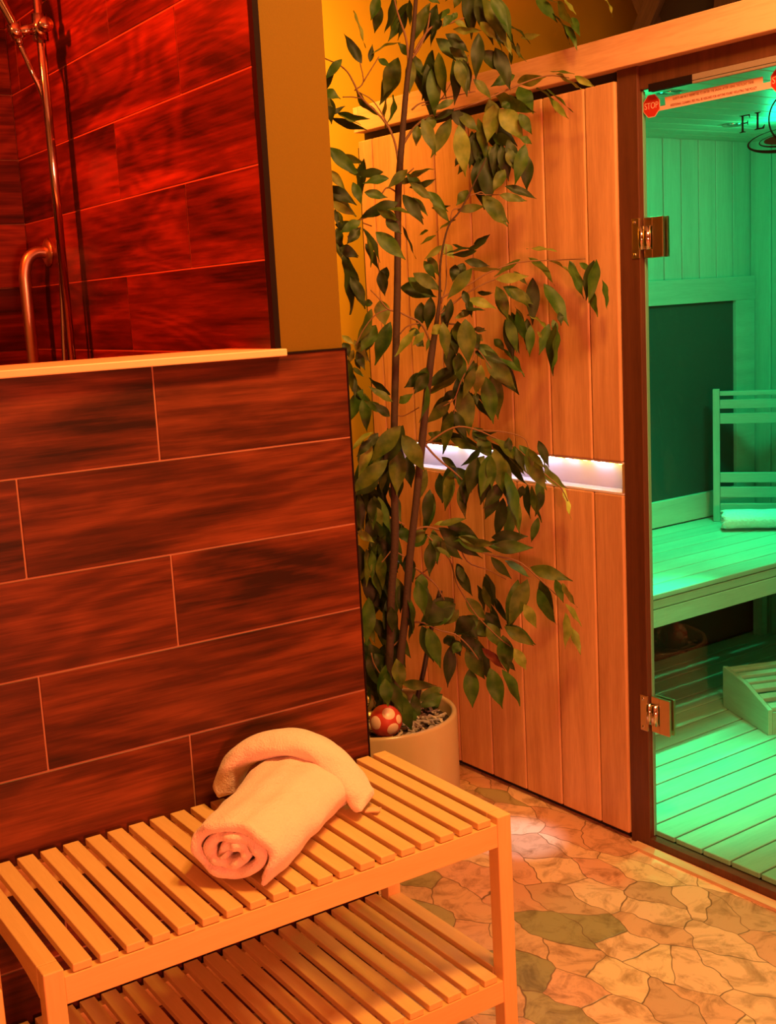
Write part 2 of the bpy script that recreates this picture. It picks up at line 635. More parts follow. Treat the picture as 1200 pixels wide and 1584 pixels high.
def stone_floor_mat():
    m, nt, out = new_mat('crazy_paving')
    N = nt.nodes
    L = nt.links
    b = N.new('ShaderNodeBsdfPrincipled')
    b.inputs['Specular IOR Level'].default_value = 0.5
    tc = N.new('ShaderNodeTexCoord')
    nz = N.new('ShaderNodeTexNoise')
    nz.inputs['Scale'].default_value = 5.5
    nz.inputs['Detail'].default_value = 3
    L.new(tc.outputs['Object'], nz.inputs['Vector'])
    sub = N.new('ShaderNodeVectorMath')
    sub.operation = 'SUBTRACT'
    L.new(nz.outputs['Color'], sub.inputs[0])
    sub.inputs[1].default_value = (0.5, 0.5, 0.5)
    scl = N.new('ShaderNodeVectorMath')
    scl.operation = 'SCALE'
    scl.inputs['Scale'].default_value = 0.12
    L.new(sub.outputs[0], scl.inputs[0])
    add = N.new('ShaderNodeVectorMath')
    L.new(tc.outputs['Object'], add.inputs[0])
    L.new(scl.outputs[0], add.inputs[1])
    mp = N.new('ShaderNodeMapping')
    mp.inputs['Scale'].default_value = (1.45, 0.78, 0.0)
    mp.inputs['Rotation'].default_value = (0, 0, 0.75)
    L.new(add.outputs[0], mp.inputs['Vector'])
    ve = N.new('ShaderNodeTexVoronoi')
    ve.voronoi_dimensions = '2D'
    ve.feature = 'DISTANCE_TO_EDGE'
    ve.inputs['Scale'].default_value = 8.6
    vc = N.new('ShaderNodeTexVoronoi')
    vc.voronoi_dimensions = '2D'
    vc.inputs['Scale'].default_value = 8.6
    L.new(mp.outputs[0], ve.inputs['Vector'])
    L.new(mp.outputs[0], vc.inputs['Vector'])
    sep = N.new('ShaderNodeSeparateColor')
    L.new(vc.outputs['Color'], sep.inputs[0])
    cr = N.new('ShaderNodeValToRGB')
    cr.color_ramp.interpolation = 'CONSTANT'
    cols = [(0.0, (0.62, 0.38, 0.24)), (0.14, (0.36, 0.31, 0.16)), (0.24, (0.72, 0.50, 0.34)), (0.42, (0.60, 0.34, 0.22)),
            (0.55, (0.52, 0.34, 0.22)), (0.64, (0.74, 0.56, 0.36)), (0.80, (0.66, 0.38, 0.26)), (0.93, (0.30, 0.27, 0.14))]
    els = cr.color_ramp.elements
    els[0].position = 0.0
    els[0].color = (*cols[0][1], 1)
    els[1].position = cols[1][0]
    els[1].color = (*cols[1][1], 1)
    for p, c in cols[2:]:
        e = els.new(p)
        e.color = (*c, 1)
    L.new(sep.outputs[0], cr.inputs['Fac'])
    # cloudy slate mottling inside the stones
    n2 = N.new('ShaderNodeTexNoise')
    n2.inputs['Scale'].default_value = 11
    n2.inputs['Detail'].default_value = 9
    n2.inputs['Roughness'].default_value = 0.7
    n2.inputs['Distortion'].default_value = 1.5
    L.new(tc.outputs['Object'], n2.inputs['Vector'])
    cr2 = N.new('ShaderNodeValToRGB')
    cr2.color_ramp.elements[0].position = 0.34
    cr2.color_ramp.elements[0].color = (0.34, 0.27, 0.15, 1)
    cr2.color_ramp.elements[1].position = 0.52
    cr2.color_ramp.elements[1].color = (1.0, 0.97, 0.93, 1)
    L.new(n2.outputs['Fac'], cr2.inputs['Fac'])
    mx = N.new('ShaderNodeMix')
    mx.data_type = 'RGBA'
    mx.blend_type = 'MULTIPLY'
    mx.inputs['Factor'].default_value = 0.75
    L.new(cr.outputs['Color'], mx.inputs['A'])
    L.new(cr2.outputs['Color'], mx.inputs['B'])
    # joints
    gr = N.new('ShaderNodeMapRange')
    gr.inputs['From Min'].default_value = 0.005
    gr.inputs['From Max'].default_value = 0.017
    L.new(ve.outputs['Distance'], gr.inputs['Value'])
    mj = N.new('ShaderNodeMix')
    mj.data_type = 'RGBA'
    L.new(gr.outputs['Result'], mj.inputs['Factor'])
    mj.inputs['A'].default_value = (0.17, 0.10, 0.055, 1)
    L.new(mx.outputs['Result'], mj.inputs['B'])
    L.new(mj.outputs['Result'], b.inputs['Base Color'])
    rr = N.new('ShaderNodeMapRange')
    rr.inputs['To Min'].default_value = 0.26
    rr.inputs['To Max'].default_value = 0.46
    L.new(n2.outputs['Fac'], rr.inputs['Value'])
    L.new(rr.outputs['Result'], b.inputs['Roughness'])
    bp = N.new('ShaderNodeBump')
    bp.inputs['Strength'].default_value = 0.35
    bp.inputs['Distance'].default_value = 0.002
    mm = N.new('ShaderNodeMath')
    mm.operation = 'MULTIPLY_ADD'
    mm.inputs[1].default_value = 0.25
    L.new(n2.outputs['Fac'], mm.inputs[0])
    L.new(gr.outputs['Result'], mm.inputs[2])
    L.new(mm.outputs[0], bp.inputs['Height'])
    L.new(bp.outputs['Normal'], b.inputs['Normal'])
    L.new(b.outputs['BSDF'], out.inputs['Surface'])
    return m


M['floor'] = stone_floor_mat()

# ================================================================== the room
rnd = random.Random(11)

mb = MB()
mb.box(-1.5, -1.3, -0.05, 4.5, 3.6, 0.0)
structure(mb.build('floor', M['floor']), 'irregular flagstone floor in tan, olive and pink stone')
mb = MB()
mb.box(-1.5, -1.3, 2.62, 4.5, 3.6, 2.67)
structure(mb.build('ceiling', M['ceiling']))
mb = MB()
mb.box(-1.5, -1.4, 0, 4.5, -1.3, 2.62)
structure(mb.build('wall_front', M['wall_rear']))
mb = MB()
mb.box(-1.6, -1.3, 0, -1.5, 3.6, 2.62)
structure(mb.build('wall_left', M['wall_rear']))
mb = MB()
mb.box(4.4, -1.3, 0, 4.5, 3.6, 2.62)
structure(mb.build('wall_right', M['wall_rear']))
mb = MB()
mb.box(1.237, 3.5, 0, 4.4, 3.6, 2.62)
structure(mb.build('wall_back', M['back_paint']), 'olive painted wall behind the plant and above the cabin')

# painted wall end beside the shower opening, running back to the rear wall
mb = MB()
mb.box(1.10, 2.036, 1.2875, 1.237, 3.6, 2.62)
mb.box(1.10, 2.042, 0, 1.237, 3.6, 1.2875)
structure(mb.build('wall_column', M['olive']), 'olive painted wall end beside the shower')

TZ = [1.2875 - 0.1715 * k for k in range(0, 9)]
LT = 0.655
G = 0.0016


def tile_rows(mb, a0, a1, rows, place):
    """rows: list of (z0, z1, reference joint); place(a_lo, a_hi, z_lo, z_hi) adds one tile"""
    for z0, z1, j in rows:
        js = [j + LT * k for k in range(-8, 9)]
        cuts = [a0] + [q for q in js if a0 + 0.06 < q < a1 - 0.06] + [a1]
        for p, q in zip(cuts[:-1], cuts[1:]):
            place(p + G, q - G, z0 + G, z1 - G)


mb = MB()
rows = []
for k in range(8):
    z1 = TZ[k]
    z0 = max(TZ[k + 1], 0.0)
    if z1 <= 0.01:
        break
    rows.append((z0, z1, [0.842, 0.585, 0.847, 0.587, 0.854, 0.589, 0.85, 0.59][k]))
tile_rows(mb, -1.5, 1.242, rows, lambda p, q, r, s: mb.box(p, 2.030, r, q, 2.038, s))
low_tiles = mb
mb = MB()
mb.box(-1.5, 2.0315, 0, 1.241, 2.06, 1.286, 0)
mb.box(-1.5, 2.06, 0, 1.0885, 2.20, 1.284, 0)
core = structure(mb.build('wall_partition', M['grout']), 'half-height partition clad in dark wood-look planks')
o = low_tiles.build('wall_tiles', M['tile'], core, bevel=0.0008, seg=1)
structure(o)
mb = MB()
mb.box(1.0995, 2.028, 1.286, 1.243, 2.044, 1.2895)
mb.box(1.2405, 2.029, 0, 1.2435, 2.10, 1.2895)
structure(mb.build('trim_1', M['tile_trim']))
mb = MB()
mb.box(1.0885, 2.030, 1.298, 1.1005, 2.046, 2.62)
structure(mb.build('trim_2', M['tile_trim']), 'black metal edge trim between shower tile and olive wall')
mb = MB()
mb.box(-1.5, 2.0, 1.284, 1.097, 2.215, 1.2975)
structure(mb.build('trim_3', M['sill'], bevel=0.002), 'pale stone sill capping the tiled partition')

# shower enclosure
mb = MB()
rows = []
js = [2.73, 2.371, 2.725, 2.357, 2.707, 2.36, 2.71, 2.35]
for k in range(-8, 8):
    z0 = 1.290 + 0.171 * k
    z1 = z0 + 0.171
    if z1 < 0.02:
        continue
    rows.append((max(z0, 0), min(z1, 2.62), js[k % 8]))
tile_rows(mb, 2.046, 3.44, rows, lambda p, q, r, s: mb.box(1.088, p, r, 1.094, q, s))
sh_t = mb
mb = MB()
mb.box(1.0895, 2.05, 0, 1.0995, 3.44, 2.62)
core = structure(mb.build('wall_shower_side', M['grout']), 'red-lit shower side wall of wood-look tiles')
structure(sh_t.build('side_tiles', M['tile_y'], core, bevel=0.0008, seg=1))
mb = MB()
tile_rows(mb, -1.5, 1.088, [(a, b, c - 1.9) for a, b, c in rows], lambda p, q, r, s: mb.box(p, 3.434, r, q, 3.44, s))
sh_b = mb
mb = MB()
mb.box(-1.5, 3.4385, 0, 1.0995, 3.6, 2.62)
core = structure(mb.build('wall_shower_back', M['grout']), 'far shower wall of wood-look tiles')
structure(sh_b.build('back_tiles', M['tile'], core, bevel=0.0008, seg=1))

# ================================================================== shower fittings
sr = empty('shower_rail', (1.03, 2.99, 1.20), 0, 'upright chrome shower rail with hand shower above the pale sill', 'shower')
mb = MB()
mb.tube([(0, 0, 0.0), (0, 0, 1.25)], 0.0105, 16)
mb.build('rail', M['chrome'], sr)
for z in (0.03, 1.22):
    mb = MB()
    mb.tube([(0.0, 0, z), (0.056, 0, z)], 0.011, 14)
    mb.tube([(0.046, 0, z), (0.057, 0, z)], 0.022, 18)
    mb.tube([(0, 0, z - 0.016), (0, 0, z + 0.016)], 0.0145, 16)
    mb.build('wall_bracket', M['chrome'], sr)
mb = MB()
mb.tube([(0, 0, 0.825), (0, 0, 0.885)], 0.0185, 18)
mb.tube([(0.0, -0.035, 0.853), (0.0, 0.03, 0.853)], 0.0115, 14)
mb.tube([(0.0, -0.052, 0.853), (0.0, -0.033, 0.853)], 0.0165, 16)
mb.tube([(-0.012, 0.0, 0.853), (-0.052, 0.012, 0.842)], 0.013, 14)
mb.tube([(-0.050, 0.012, 0.828), (-0.058, 0.014, 0.862)], [0.017, 0.019], 16)
sl = mb.build('slider', M['chrome'], sr)
hs = [(-0.048, 0.011, 0.815), (-0.054, 0.013, 0.85), (-0.075, 0.018, 0.90), (-0.100, 0.024, 0.95), (-0.125, 0.03, 0.99), (-0.16, 0.038, 1.012)]
mb = MB()
mb.tube(smooth_path(hs, 4), [0.0085 + 0.004 * min(1, i / 10) for i in range(len(smooth_path(hs, 4)))], 14)
hd = mb.build('handset', M['chrome'], sr)
mb = MB()
hc = Vector((-0.175, 0.042, 1.005))
hn = Vector((-0.45, 0.1, -0.88)).normalized()
mb.tube([hc - hn * 0.012, hc, hc + hn * 0.014, hc + hn * 0.018], [0.022, 0.048, 0.052, 0.048], 28)
mb.build('spray_head', M['chrome'], hd)
mb = MB()
hp = smooth_path([(-0.048, 0.011, 0.815), (-0.030, 0.005, 0.76), (0.004, 0.018, 0.66), (0.006, 0.019, 0.40), (-0.002, 0.022, 0.22), (-0.012, 0.022, 0.05), (-0.02, 0.01, -0.12), (0.0, 0.0, -0.20), (0.05, 0.0, -0.2)], 8)
mb.tube(hp, 0.0062, 10)
mb.build('hose', M['chrome'], sr)

gb = empty('grab_bar', (1.088, 3.262, 1.10), 0, 'satin steel grab bar bent away from the red shower wall, beside the chrome rail', 'grab bar')
mb = MB()
gp = smooth_path([(0.0, 0, 0.445), (-0.03, 0, 0.447), (-0.055, 0, 0.432), (-0.068, 0, 0.395), (-0.070, 0, 0.34), (-0.070, 0, 0.1), (-0.070, 0, 0.05), (-0.055, 0, 0.012), (-0.03, 0, -0.002), (0, 0, 0)], 7)
mb.tube(gp, 0.0155, 18)
mb.build('tube', M['satin_steel'], gb)
for z in (0.445, 0.0):
    mb = MB()
    mb.tube([(-0.011, 0, z), (-0.004, 0, z), (0.0, 0, z)], [0.024, 0.036, 0.038], 26)
    mb.build('wall_flange', M['satin_steel'], gb)

# ================================================================== the cabin
cab = empty('sauna_cabin', S_ORG, YS, 'pale timber sauna cabin with a lit slot across its boarded front', 'sauna')
bounds = [2.030, 2.128, 2.271, 2.412, 2.554, 2.700, 2.845, 2.988, 3.058]


def boards_front(mb, z0, z1):
    for i in range(len(bounds) - 1):
        a, b = bounds[i] + 0.0018, bounds[i + 1] - 0.0018
        mb.box(0.0, a, z0, 0.020, b, z1)


for nm, z0, z1 in (('upper_boards', 0.963, 1.8355), ('lower_boards', 0.018, 0.883)):
    mb = MB()
    boards_front(mb, z0, z1)
    mb.build(nm, M['cedar_z'], cab, bevel=0.004, seg=2)
mb = MB()
mb.box(0.020, 2.03, 0.0, 0.030, 3.05, 0.883)
mb.box(0.020, 2.03, 0.963, 0.030, 3.05, 1.90)
mb.box(0.030, 3.04, 0.0, 1.70, 3.05, 1.90)
mb.box(0.045, 2.97, 0.883, 0.055, 3.05, 0.963)
mb.box(1.69, 0.45, 0.0, 1.70, 3.05, 1.90)
mb.box(0.02, 0.45, 0.0, 1.70, 0.46, 1.90)
mb.build('backing', M['shadow_gap'], cab)
mb = MB()
mb.box(0.012, 3.051, 0.0, 0.035, 3.075, 1.82)  # black strip for the shade in the gap beside the cabin corner
mb.build('corner_shade_strip', M['shadow_gap'], cab)
mb = MB()
mb.box(-0.016, 0.45, 1.858, 0.040, 3.028, 1.929)
mb.box(-0.016, 3.030, 1.858, 0.040, 3.052, 1.929)
mb.build('top_beam', M['cedar_y'], cab, bevel=0.002)
mb = MB()
mb.box(0.040, 0.45, 1.895, 1.70, 3.05, 1.905)
mb.build('roof', M['shadow_gap'], cab)
mb = MB()
mb.box(0.006, 1.968, 0.0, 0.029, 2.029, 1.858)
mb.box(0.006, 1.13, 0.0, 0.029, 1.19, 1.858)
mb.build('door_frame', M['dark_wood'], cab, bevel=0.002)
mb = MB()
mb.box(0.014, 1.19, 1.806, 0.029, 1.968, 1.858)
mb.box(0.030, 1.19, 1.858, 0.066, 2.04, 1.895)
mb.build('door_head', M['dark_wood'], cab, bevel=0.002)
mb = MB()
mb.box(0.001, 1.19, 1.7995, 0.0175, 1.808, 1.812)
mb.box(0.001, 1.19, 1.793, 0.0065, 1.808, 1.7985)
mb.build('door_stop', M['stop_strip'], cab, bevel=0.0008, seg=1)
mb = MB()
mb.box(0.0005, 1.808, 1.796, 0.0175, 1.930, 1.812)
mb.build('door_stop_cover', M['tile_trim'], cab)
mb = MB()
mb.box(0.0, 0.45, 0.018, 0.020, 1.129, 1.8355)
mb.build('right_boards', M['cedar_z'], cab, bevel=0.0025)
mb = MB()
mb.box(0.004, 1.13, 0.0, 0.0295, 1.968, 0.026)
mb.build('door_sill', M['dark_wood'], cab, bevel=0.001)

# lit slot between upper and lower boards
sl_ = MB()
sl_.box(0.002, 2.032, 0.8835, 0.050, 2.968, 0.8885)
slot = sl_.build('light_slot', M['acrylic'], cab)
tag(slot, 'white acrylic light slot glowing across the boarded front')
mb = MB()
mb.add([(0.050, 2.032, 0.8885), (0.050, 2.968, 0.8885), (0.030, 2.968, 0.959), (0.030, 2.032, 0.959)], [(0, 1, 2, 3)])
mb.add([(0.054, 2.032, 0.8885), (0.054, 2.968, 0.8885), (0.034, 2.968, 0.959), (0.034, 2.032, 0.959)], [(3, 2, 1, 0)])
mb.build('reflector', M['acrylic'], slot)
mb = MB()
mb.box(0.003, 2.032, 0.9585, 0.034, 2.968, 0.9628)
mb.build('slot_top', M['acrylic'], slot)
mb = MB()
mb.box(0.002, 2.0305, 0.8885, 0.045, 2.0325, 0.9585)
mb.build('slot_end', M['gold_figure'], slot)
LED_W = emission('led_white', (0.86, 0.86, 1.0), 55)
LED_Y = emission('led_yellow', (1.0, 0.66, 0.05), 34)
for i in range(31):
    t = 2.047 + i * 0.030
    mb = MB()
    mb.box(0.012, t - 0.006, 0.9555, 0.020, t + 0.006, 0.9585)
    mb.build('diode', LED_Y if (i % 7 == 0 or i in (1, 4, 5)) else LED_W, slot)

# inner lining
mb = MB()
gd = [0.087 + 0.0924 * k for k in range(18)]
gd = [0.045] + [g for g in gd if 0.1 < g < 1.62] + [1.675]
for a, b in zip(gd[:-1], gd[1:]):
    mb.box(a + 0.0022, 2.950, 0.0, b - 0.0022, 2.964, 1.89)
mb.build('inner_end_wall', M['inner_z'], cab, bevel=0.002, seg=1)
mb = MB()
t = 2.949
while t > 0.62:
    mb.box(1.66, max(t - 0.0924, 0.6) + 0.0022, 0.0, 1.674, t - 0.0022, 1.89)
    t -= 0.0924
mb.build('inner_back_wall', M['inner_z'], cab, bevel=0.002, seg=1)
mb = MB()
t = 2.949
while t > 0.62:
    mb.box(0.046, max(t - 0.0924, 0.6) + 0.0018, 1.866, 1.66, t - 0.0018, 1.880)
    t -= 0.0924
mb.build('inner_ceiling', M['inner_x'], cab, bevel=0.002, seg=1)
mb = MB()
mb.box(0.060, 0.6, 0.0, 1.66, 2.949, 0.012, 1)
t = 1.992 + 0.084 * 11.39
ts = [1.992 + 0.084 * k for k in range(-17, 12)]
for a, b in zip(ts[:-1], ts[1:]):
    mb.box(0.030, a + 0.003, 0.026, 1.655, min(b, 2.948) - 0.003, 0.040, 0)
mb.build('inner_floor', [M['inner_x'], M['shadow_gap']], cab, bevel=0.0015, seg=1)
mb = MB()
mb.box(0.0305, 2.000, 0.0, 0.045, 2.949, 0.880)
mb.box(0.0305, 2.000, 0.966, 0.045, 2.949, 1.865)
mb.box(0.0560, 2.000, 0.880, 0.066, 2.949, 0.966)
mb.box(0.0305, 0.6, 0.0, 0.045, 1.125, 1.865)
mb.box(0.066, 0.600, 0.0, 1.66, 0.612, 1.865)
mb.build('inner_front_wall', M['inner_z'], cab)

# pale strip on the floor in front of the door
mb = MB()
mb.box(-0.028, 0.45, 0.0, 0.002, 2.005, 0.008)
th = mb.build('trim_4', M['threshold'])
th.matrix_world = Matrix.Translation(S_ORG) @ Matrix.Rotation(YS, 4, 'Z')
structure(th, 'pale timber strip on the floor along the door threshold')

# heater panel on the end wall
hp_ = empty('heater_panel', S(0.8, 2.949, 0.96), YS, 'dark infrared heater panel framed in green-lit timber behind the cabin glass', 'heater')
mb = MB()
mb.box(-0.72, -0.012, -0.343, 0.747, 0.0, 0.343)
mb.build('panel', M['heater'], hp_)
mb = MB()
mb.box(-0.735, -0.028, 0.343, 0.855, 0.0, 0.429)
mb.box(0.747, -0.027, -0.435, 0.853, 0.0, 0.343)
mb.box(-0.735, -0.027, -0.435, 0.747, 0.0, -0.343)
mb.build('frame', M['inner_x'], hp_, bevel=0.002)

# cabin bench
cb = empty('sauna_bench', S(0.1, 2.29, 0.04), YS, 'long boarded bench across the cabin, brightly lit green behind the glass', 'bench')
mb = MB()
ts = [0.0, 0.088, 0.180, 0.272, 0.364, 0.456, 0.548, 0.640]
for a, b in zip(ts[:-1], ts[1:]):
    mb.box(0.0, a + 0.0025, 0.464, 1.535, b - 0.0025, 0.480)
mb.build('seat_boards', M['inner_x'], cb, bevel=0.0025)
mb = MB()
mb.box(0.0, 0.004, 0.4365, 1.535, 0.024, 0.462)
mb.box(0.0, 0.004, 0.382, 1.535, 0.024, 0.4345)
mb.build('front_board', M['inner_x'], cb, bevel=0.002)
for x in (0.02, 1.50):
    mb = MB()
    mb.box(x, 0.04, 0.0, x + 0.03, 0.08, 0.463)
    mb.box(x, 0.56, 0.0, x + 0.03, 0.60, 0.463)
    mb.box(x, 0.08, 0.42, x + 0.03, 0.56, 0.463)
    mb.build('support', M['inner_x'], cb)

ch = empty('under_bench_shade', S(0.08, 2.905, 0.0405), YS, 'added dark panel standing in for the shade below the cabin bench', 'heater')  # panel added to keep the end wall under the bench in shade
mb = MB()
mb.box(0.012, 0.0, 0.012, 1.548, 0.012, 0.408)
mb.build('panel', M['bench_shade'], ch)
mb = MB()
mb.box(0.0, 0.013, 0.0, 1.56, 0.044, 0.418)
mb.build('shade_panel_back', M['shadow_gap'], ch)

# backrest on the cabin bench
br = empty('backrest', (3.366, 3.0, 0.5205), math.atan2(-0.79, 0.62), 'slatted timber backrest standing on the cabin bench behind the rolled towel', 'backrest')
for x in (0.0, 0.47):
    mb = MB()
    mb.box(x - 0.012, -0.010, 0.0, x + 0.012, 0.012, 0.478)
    mb.build('post', M['inner_z'], br, bevel=0.002)
mb = MB()
mb.box(0.0125, -0.012, 0.454, 0.4575, 0.010, 0.470)
mb.build('top_rail', M['inner_x'], br, bevel=0.002)
for a, b in ((0.408, 0.440), (0.354, 0.391), (0.142, 0.178), (0.088, 0.126), (0.030, 0.066)):
    mb = MB()
    mb.box(0.0125, -0.008, a, 0.4575, 0.008, b)
    mb.build('slat', M['inner_x'], br, bevel=0.002)


# ------------------------------------------------------------------ rolled towels
def spiral_roll(mb, p0, p1, rx, rz, turns, thick, flap=0.0, nseg=22, amp=0.003, seed=1, ridges=(), hand=1, r_in=0.16, grow=0.0, growz=0.0, start=0.0):
    """a length of cloth rolled up: spiral cross-section swept from p0 to p1 (points of the underside line)"""
    p0, p1 = Vector(p0), Vector(p1)
    ax = (p1 - p0)
    ln = ax.length
    ax.normalize()
    side = ax.cross(Vector((0, 0, 1))).normalized()
    rr = random.Random(seed)
    ph = [rr.uniform(0, 6.28) for _ in range(12)]
    npts = int(48 * turns)
    cen = []
    for i in range(npts + 1):
        u = i / npts
        th = start + hand * 2 * math.pi * turns * u
        k = r_in + (1 - r_in) * u
        wob = 1 + 0.04 * math.sin(3 * th + ph[0]) * (1 - u) + 0.03 * math.sin(5 * th + ph[1]) * (1 - u)
        a = (rx - thick * 0.5) * k * wob * math.cos(th)
        b = (rz - thick * 0.5) * k * wob * math.sin(th)
        b = max(b, -(rz - thick * 0.5) * 0.93)
        cen.append((a, b))
    if flap > 0:
        a, b = cen[-1]
        a2, b2 = cen[-3]
        d = Vector((a - a2, b - b2)).normalized()
        for k in range(1, 7):
            s = flap * k / 6
            d2 = Vector((d.x, d.y))
            cen.append((a + d2.x * s, max(b + d2.y * s, -rz + thick * 0.5)))
    m = len(cen)
    rings = []
    for j in range(nseg + 1):
        v = j / nseg
        e = min(v, 1 - v) * ln
        tk = thick * (0.55 + 0.45 * min(1.0, math.sqrt(max(e, 0.0) / (thick * 0.55))))
        g = 1 + grow * v
        gz = 1 + growz * v
        outer, inner = [], []
        for i in range(m):
            a, b = cen[i]
            a1, b1 = cen[max(i - 1, 0)]
            a2, b2 = cen[min(i + 1, m - 1)]
            d = Vector((a2 - a1, b2 - b1))
            d.normalize()
            n = Vector((d.y, -d.x)) * hand
            tt = tk
            if i < 2 or i > m - 3:
                tt *= 0.6
            w = amp * (math.sin(v * 9 + i * 0.21 + ph[2]) + 0.7 * math.sin(v * 17 - i * 0.37 + ph[3]) + 0.5 * math.sin(v * 31 + i * 0.5 + ph[4]))
            rd = 0.0
            for (c0, wd, hh) in ridges:
                if abs(i - c0) < wd:
                    rd += hh * math.cos((i - c0) / wd * math.pi / 2)
            z = rz
            po = (a + n.x * (tt * 0.5 + rd) + n.x * w, b + n.y * (tt * 0.5 + rd) + n.y * w)
            pi_ = (a - n.x * tt * 0.5, b - n.y * tt * 0.5)
            for lst, q in ((outer, po), (inner, pi_)):
                dd = 0.004 * math.sin(i * 0.7 + ph[5]) * (1 if j in (0, nseg) else 0)
                base = p0 + ax * (ln * v + dd)
                zz = max((q[1] * gz + z * gz), 0.0008)
                lst.append(base + side * (q[0] * g) + Vector((0, 0, zz)))
        rings.append(outer + inner[::-1])
    k = 2 * m
    v = [p for r in rings for p in r]
    f = []
    for j in range(nseg):
        for i in range(k):
            i2 = (i + 1) % k
            f.append([j * k + i, j * k + i2, (j + 1) * k + i2, (j + 1) * k + i])
    for j, rev in ((0, False), (nseg, True)):
        for i in range(m - 1):
            q = [j * k + i, j * k + i + 1, j * k + (k - 2 - i), j * k + (k - 1 - i)]
            f.append(q[::-1] if rev else q)
    mb.add(v, f, 0, True)
    return mb


wt = empty('rolled_towel', (3.215, 2.845, 0.5205), 0, 'rolled waffle towel lying on the green-lit cabin bench before the backrest', 'towel')
mb = MB()
spiral_roll(mb, (0.035, 0.028, 0), (0.28, -0.20, 0), 0.052, 0.036, 2.4, 0.011, nseg=30, amp=0.0006, seed=4)
o = mb.build('roll', M['waffle'], wt)

# footrest box
fo = Vector((2.896, 2.561, 0.0405))
dv = Vector((-0.35584585, -0.93454466, 0))
fr = empty('footrest', fo, math.atan2(dv.y, dv.x), 'low sloping slatted footrest box on the cabin floor', 'footrest')
# local x runs along the side towards the door, local y to the right-hand side
prof = [(0.0, 0.0), (0.278, 0.0), (0.278, 0.078), (0.140, 0.118), (0.006, 0.134), (0.0, 0.134)]
for y0 in (0.0, 0.39):
    mb = MB()
    mb.prism(prof, 1, y0, y0 + 0.014)
    mb.build('side_panel', M['inner_x'], fr, bevel=0.001, seg=1)
mb = MB()
mb.box(0.264, 0.0145, 0.0, 0.2775, 0.3895, 0.068)
mb.build('front_panel', M['inner_x'], fr)
mb = MB()
mb.box(0.001, 0.0145, 0.0, 0.012, 0.3895, 0.125)
mb.build('rear_panel', M['inner_x'], fr)
for q in (0.012, 0.062, 0.112, 0.150, 0.198, 0.246):
    mb = MB()
    zt = (0.134 - 0.016 * (q / 0.14)) if q < 0.14 else (0.118 - 0.040 * (q - 0.14) / 0.138)
    q2 = q + 0.024
    zt2 = (0.134 - 0.016 * (q2 / 0.14)) if q2 < 0.14 else (0.118 - 0.040 * (q2 - 0.14) / 0.138)
    mb.prism([(q, zt - 0.012), (q2, zt2 - 0.012), (q2, zt2 + 0.001), (q, zt + 0.001)], 1, 0.0145, 0.3895)
    mb.build('slat', M['inner_x'], fr, bevel=0.001, seg=1)
# cabin: local y of the footrest must point right (+x side); mirror through scale-free rotation
# (the empty's y axis is dv rotated +90 degrees, i.e. towards +x)

# ------------------------------------------------------------------ glass door
dr = empty('glass_door', S_ORG, YS, 'clear glass cabin door with two metal hinges and STOP stickers', 'door')
mb = MB()
mb.box(0.0200, 1.195, 0.030, 0.0280, 1.9645, 1.8035)
mb.build('pane', M['glass'], dr)
mb = MB()
mb.box(0.0196, 1.9647, 0.030, 0.0284, 1.9665, 1.8035)
mb.build('glass_rim', M['glass_edge'], dr)
for zc in (1.4825, 0.349):
    mb = MB()
    h = 0.045
    # clamp plate on the glass, notched for the knuckle
    mb.box(0.0125, 1.905, zc - h, 0.0198, 1.936, zc + h)
    mb.box(0.0125, 1.936, zc + 0.026, 0.0198, 1.962, zc + h)
    mb.box(0.0125, 1.936, zc - h, 0.0198, 1.962, zc - 0.026)
    mb.box(0.0282, 1.905, zc - h, 0.0355, 1.962, zc + h)
    hg = mb.build('hinge', M['brass'], dr, bevel=0.0012)
    mb = MB()
    mb.tube([(0.013, 1.950, zc - 0.0255), (0.013, 1.950, zc + 0.0255)], 0.011, 20)
    mb.tube([(0.011, 1.967, zc - 0.0255), (0.011, 1.967, zc + 0.0255)], 0.008, 20)
    mb.build('knuckle', M['chrome'], hg)
    mb = MB()
    mb.box(0.004, 1.9675, zc - h, 0.0095, 1.990, zc + h)
    mb.build('wall_leaf', M['brass'], hg, bevel=0.0012)
    for z2 in (zc - 0.036, zc + 0.036):
        mb = MB()
        mb.tube([(0.0040, 1.981, z2), (0.0022, 1.981, z2)], [0.0045, 0.0035], 14)
        mb.build('screw', M['chrome'], hg)
mb = MB()
mb.tube([(-0.03, 1.235, 0.80), (-0.03, 1.235, 1.20)], 0.011, 16)
mb.tube([(-0.03, 1.235, 0.84), (0.0198, 1.235, 0.84)], 0.008, 12)
mb.tube([(-0.03, 1.235, 1.16), (0.0198, 1.235, 1.16)], 0.008, 12)
mb.build('handle', M['chrome'], dr)


def text(name, body, parent, mat, size, t, z, d, align='CENTER', sx=1.0, extrude=0.0002):
    c = bpy.data.curves.new(name, 'FONT')
    c.body = body
    c.size = size
    c.align_x = align
    c.align_y = 'CENTER'
    c.extrude = extrude
    c.materials.append(mat)
    o = bpy.data.objects.new(name, c)
    COL.objects.link(o)
    o.parent = parent
    # text x axis -> local -y (left to right as seen from the room), text y axis -> z, facing -x
    o.matrix_local = Matrix.Translation((d, t, z)) @ Matrix(((0, 0, -1, 0), (-1, 0, 0, 0), (0, 1, 0, 0), (0, 0, 0, 1))) @ Matrix.Diagonal((sx, 1, 1, 1))
    return o


def flat(mb, pts, d0, d1):
    """polygon in the door plane, points (t, z)"""
    mb.prism(pts, 0, d0, d1)
    return mb


def oct_pts(ct, cz, r):
    return [(ct + r * math.cos(math.radians(22.5 + 45 * k)), cz + r * math.sin(math.radians(22.5 + 45 * k))) for k in range(8)]


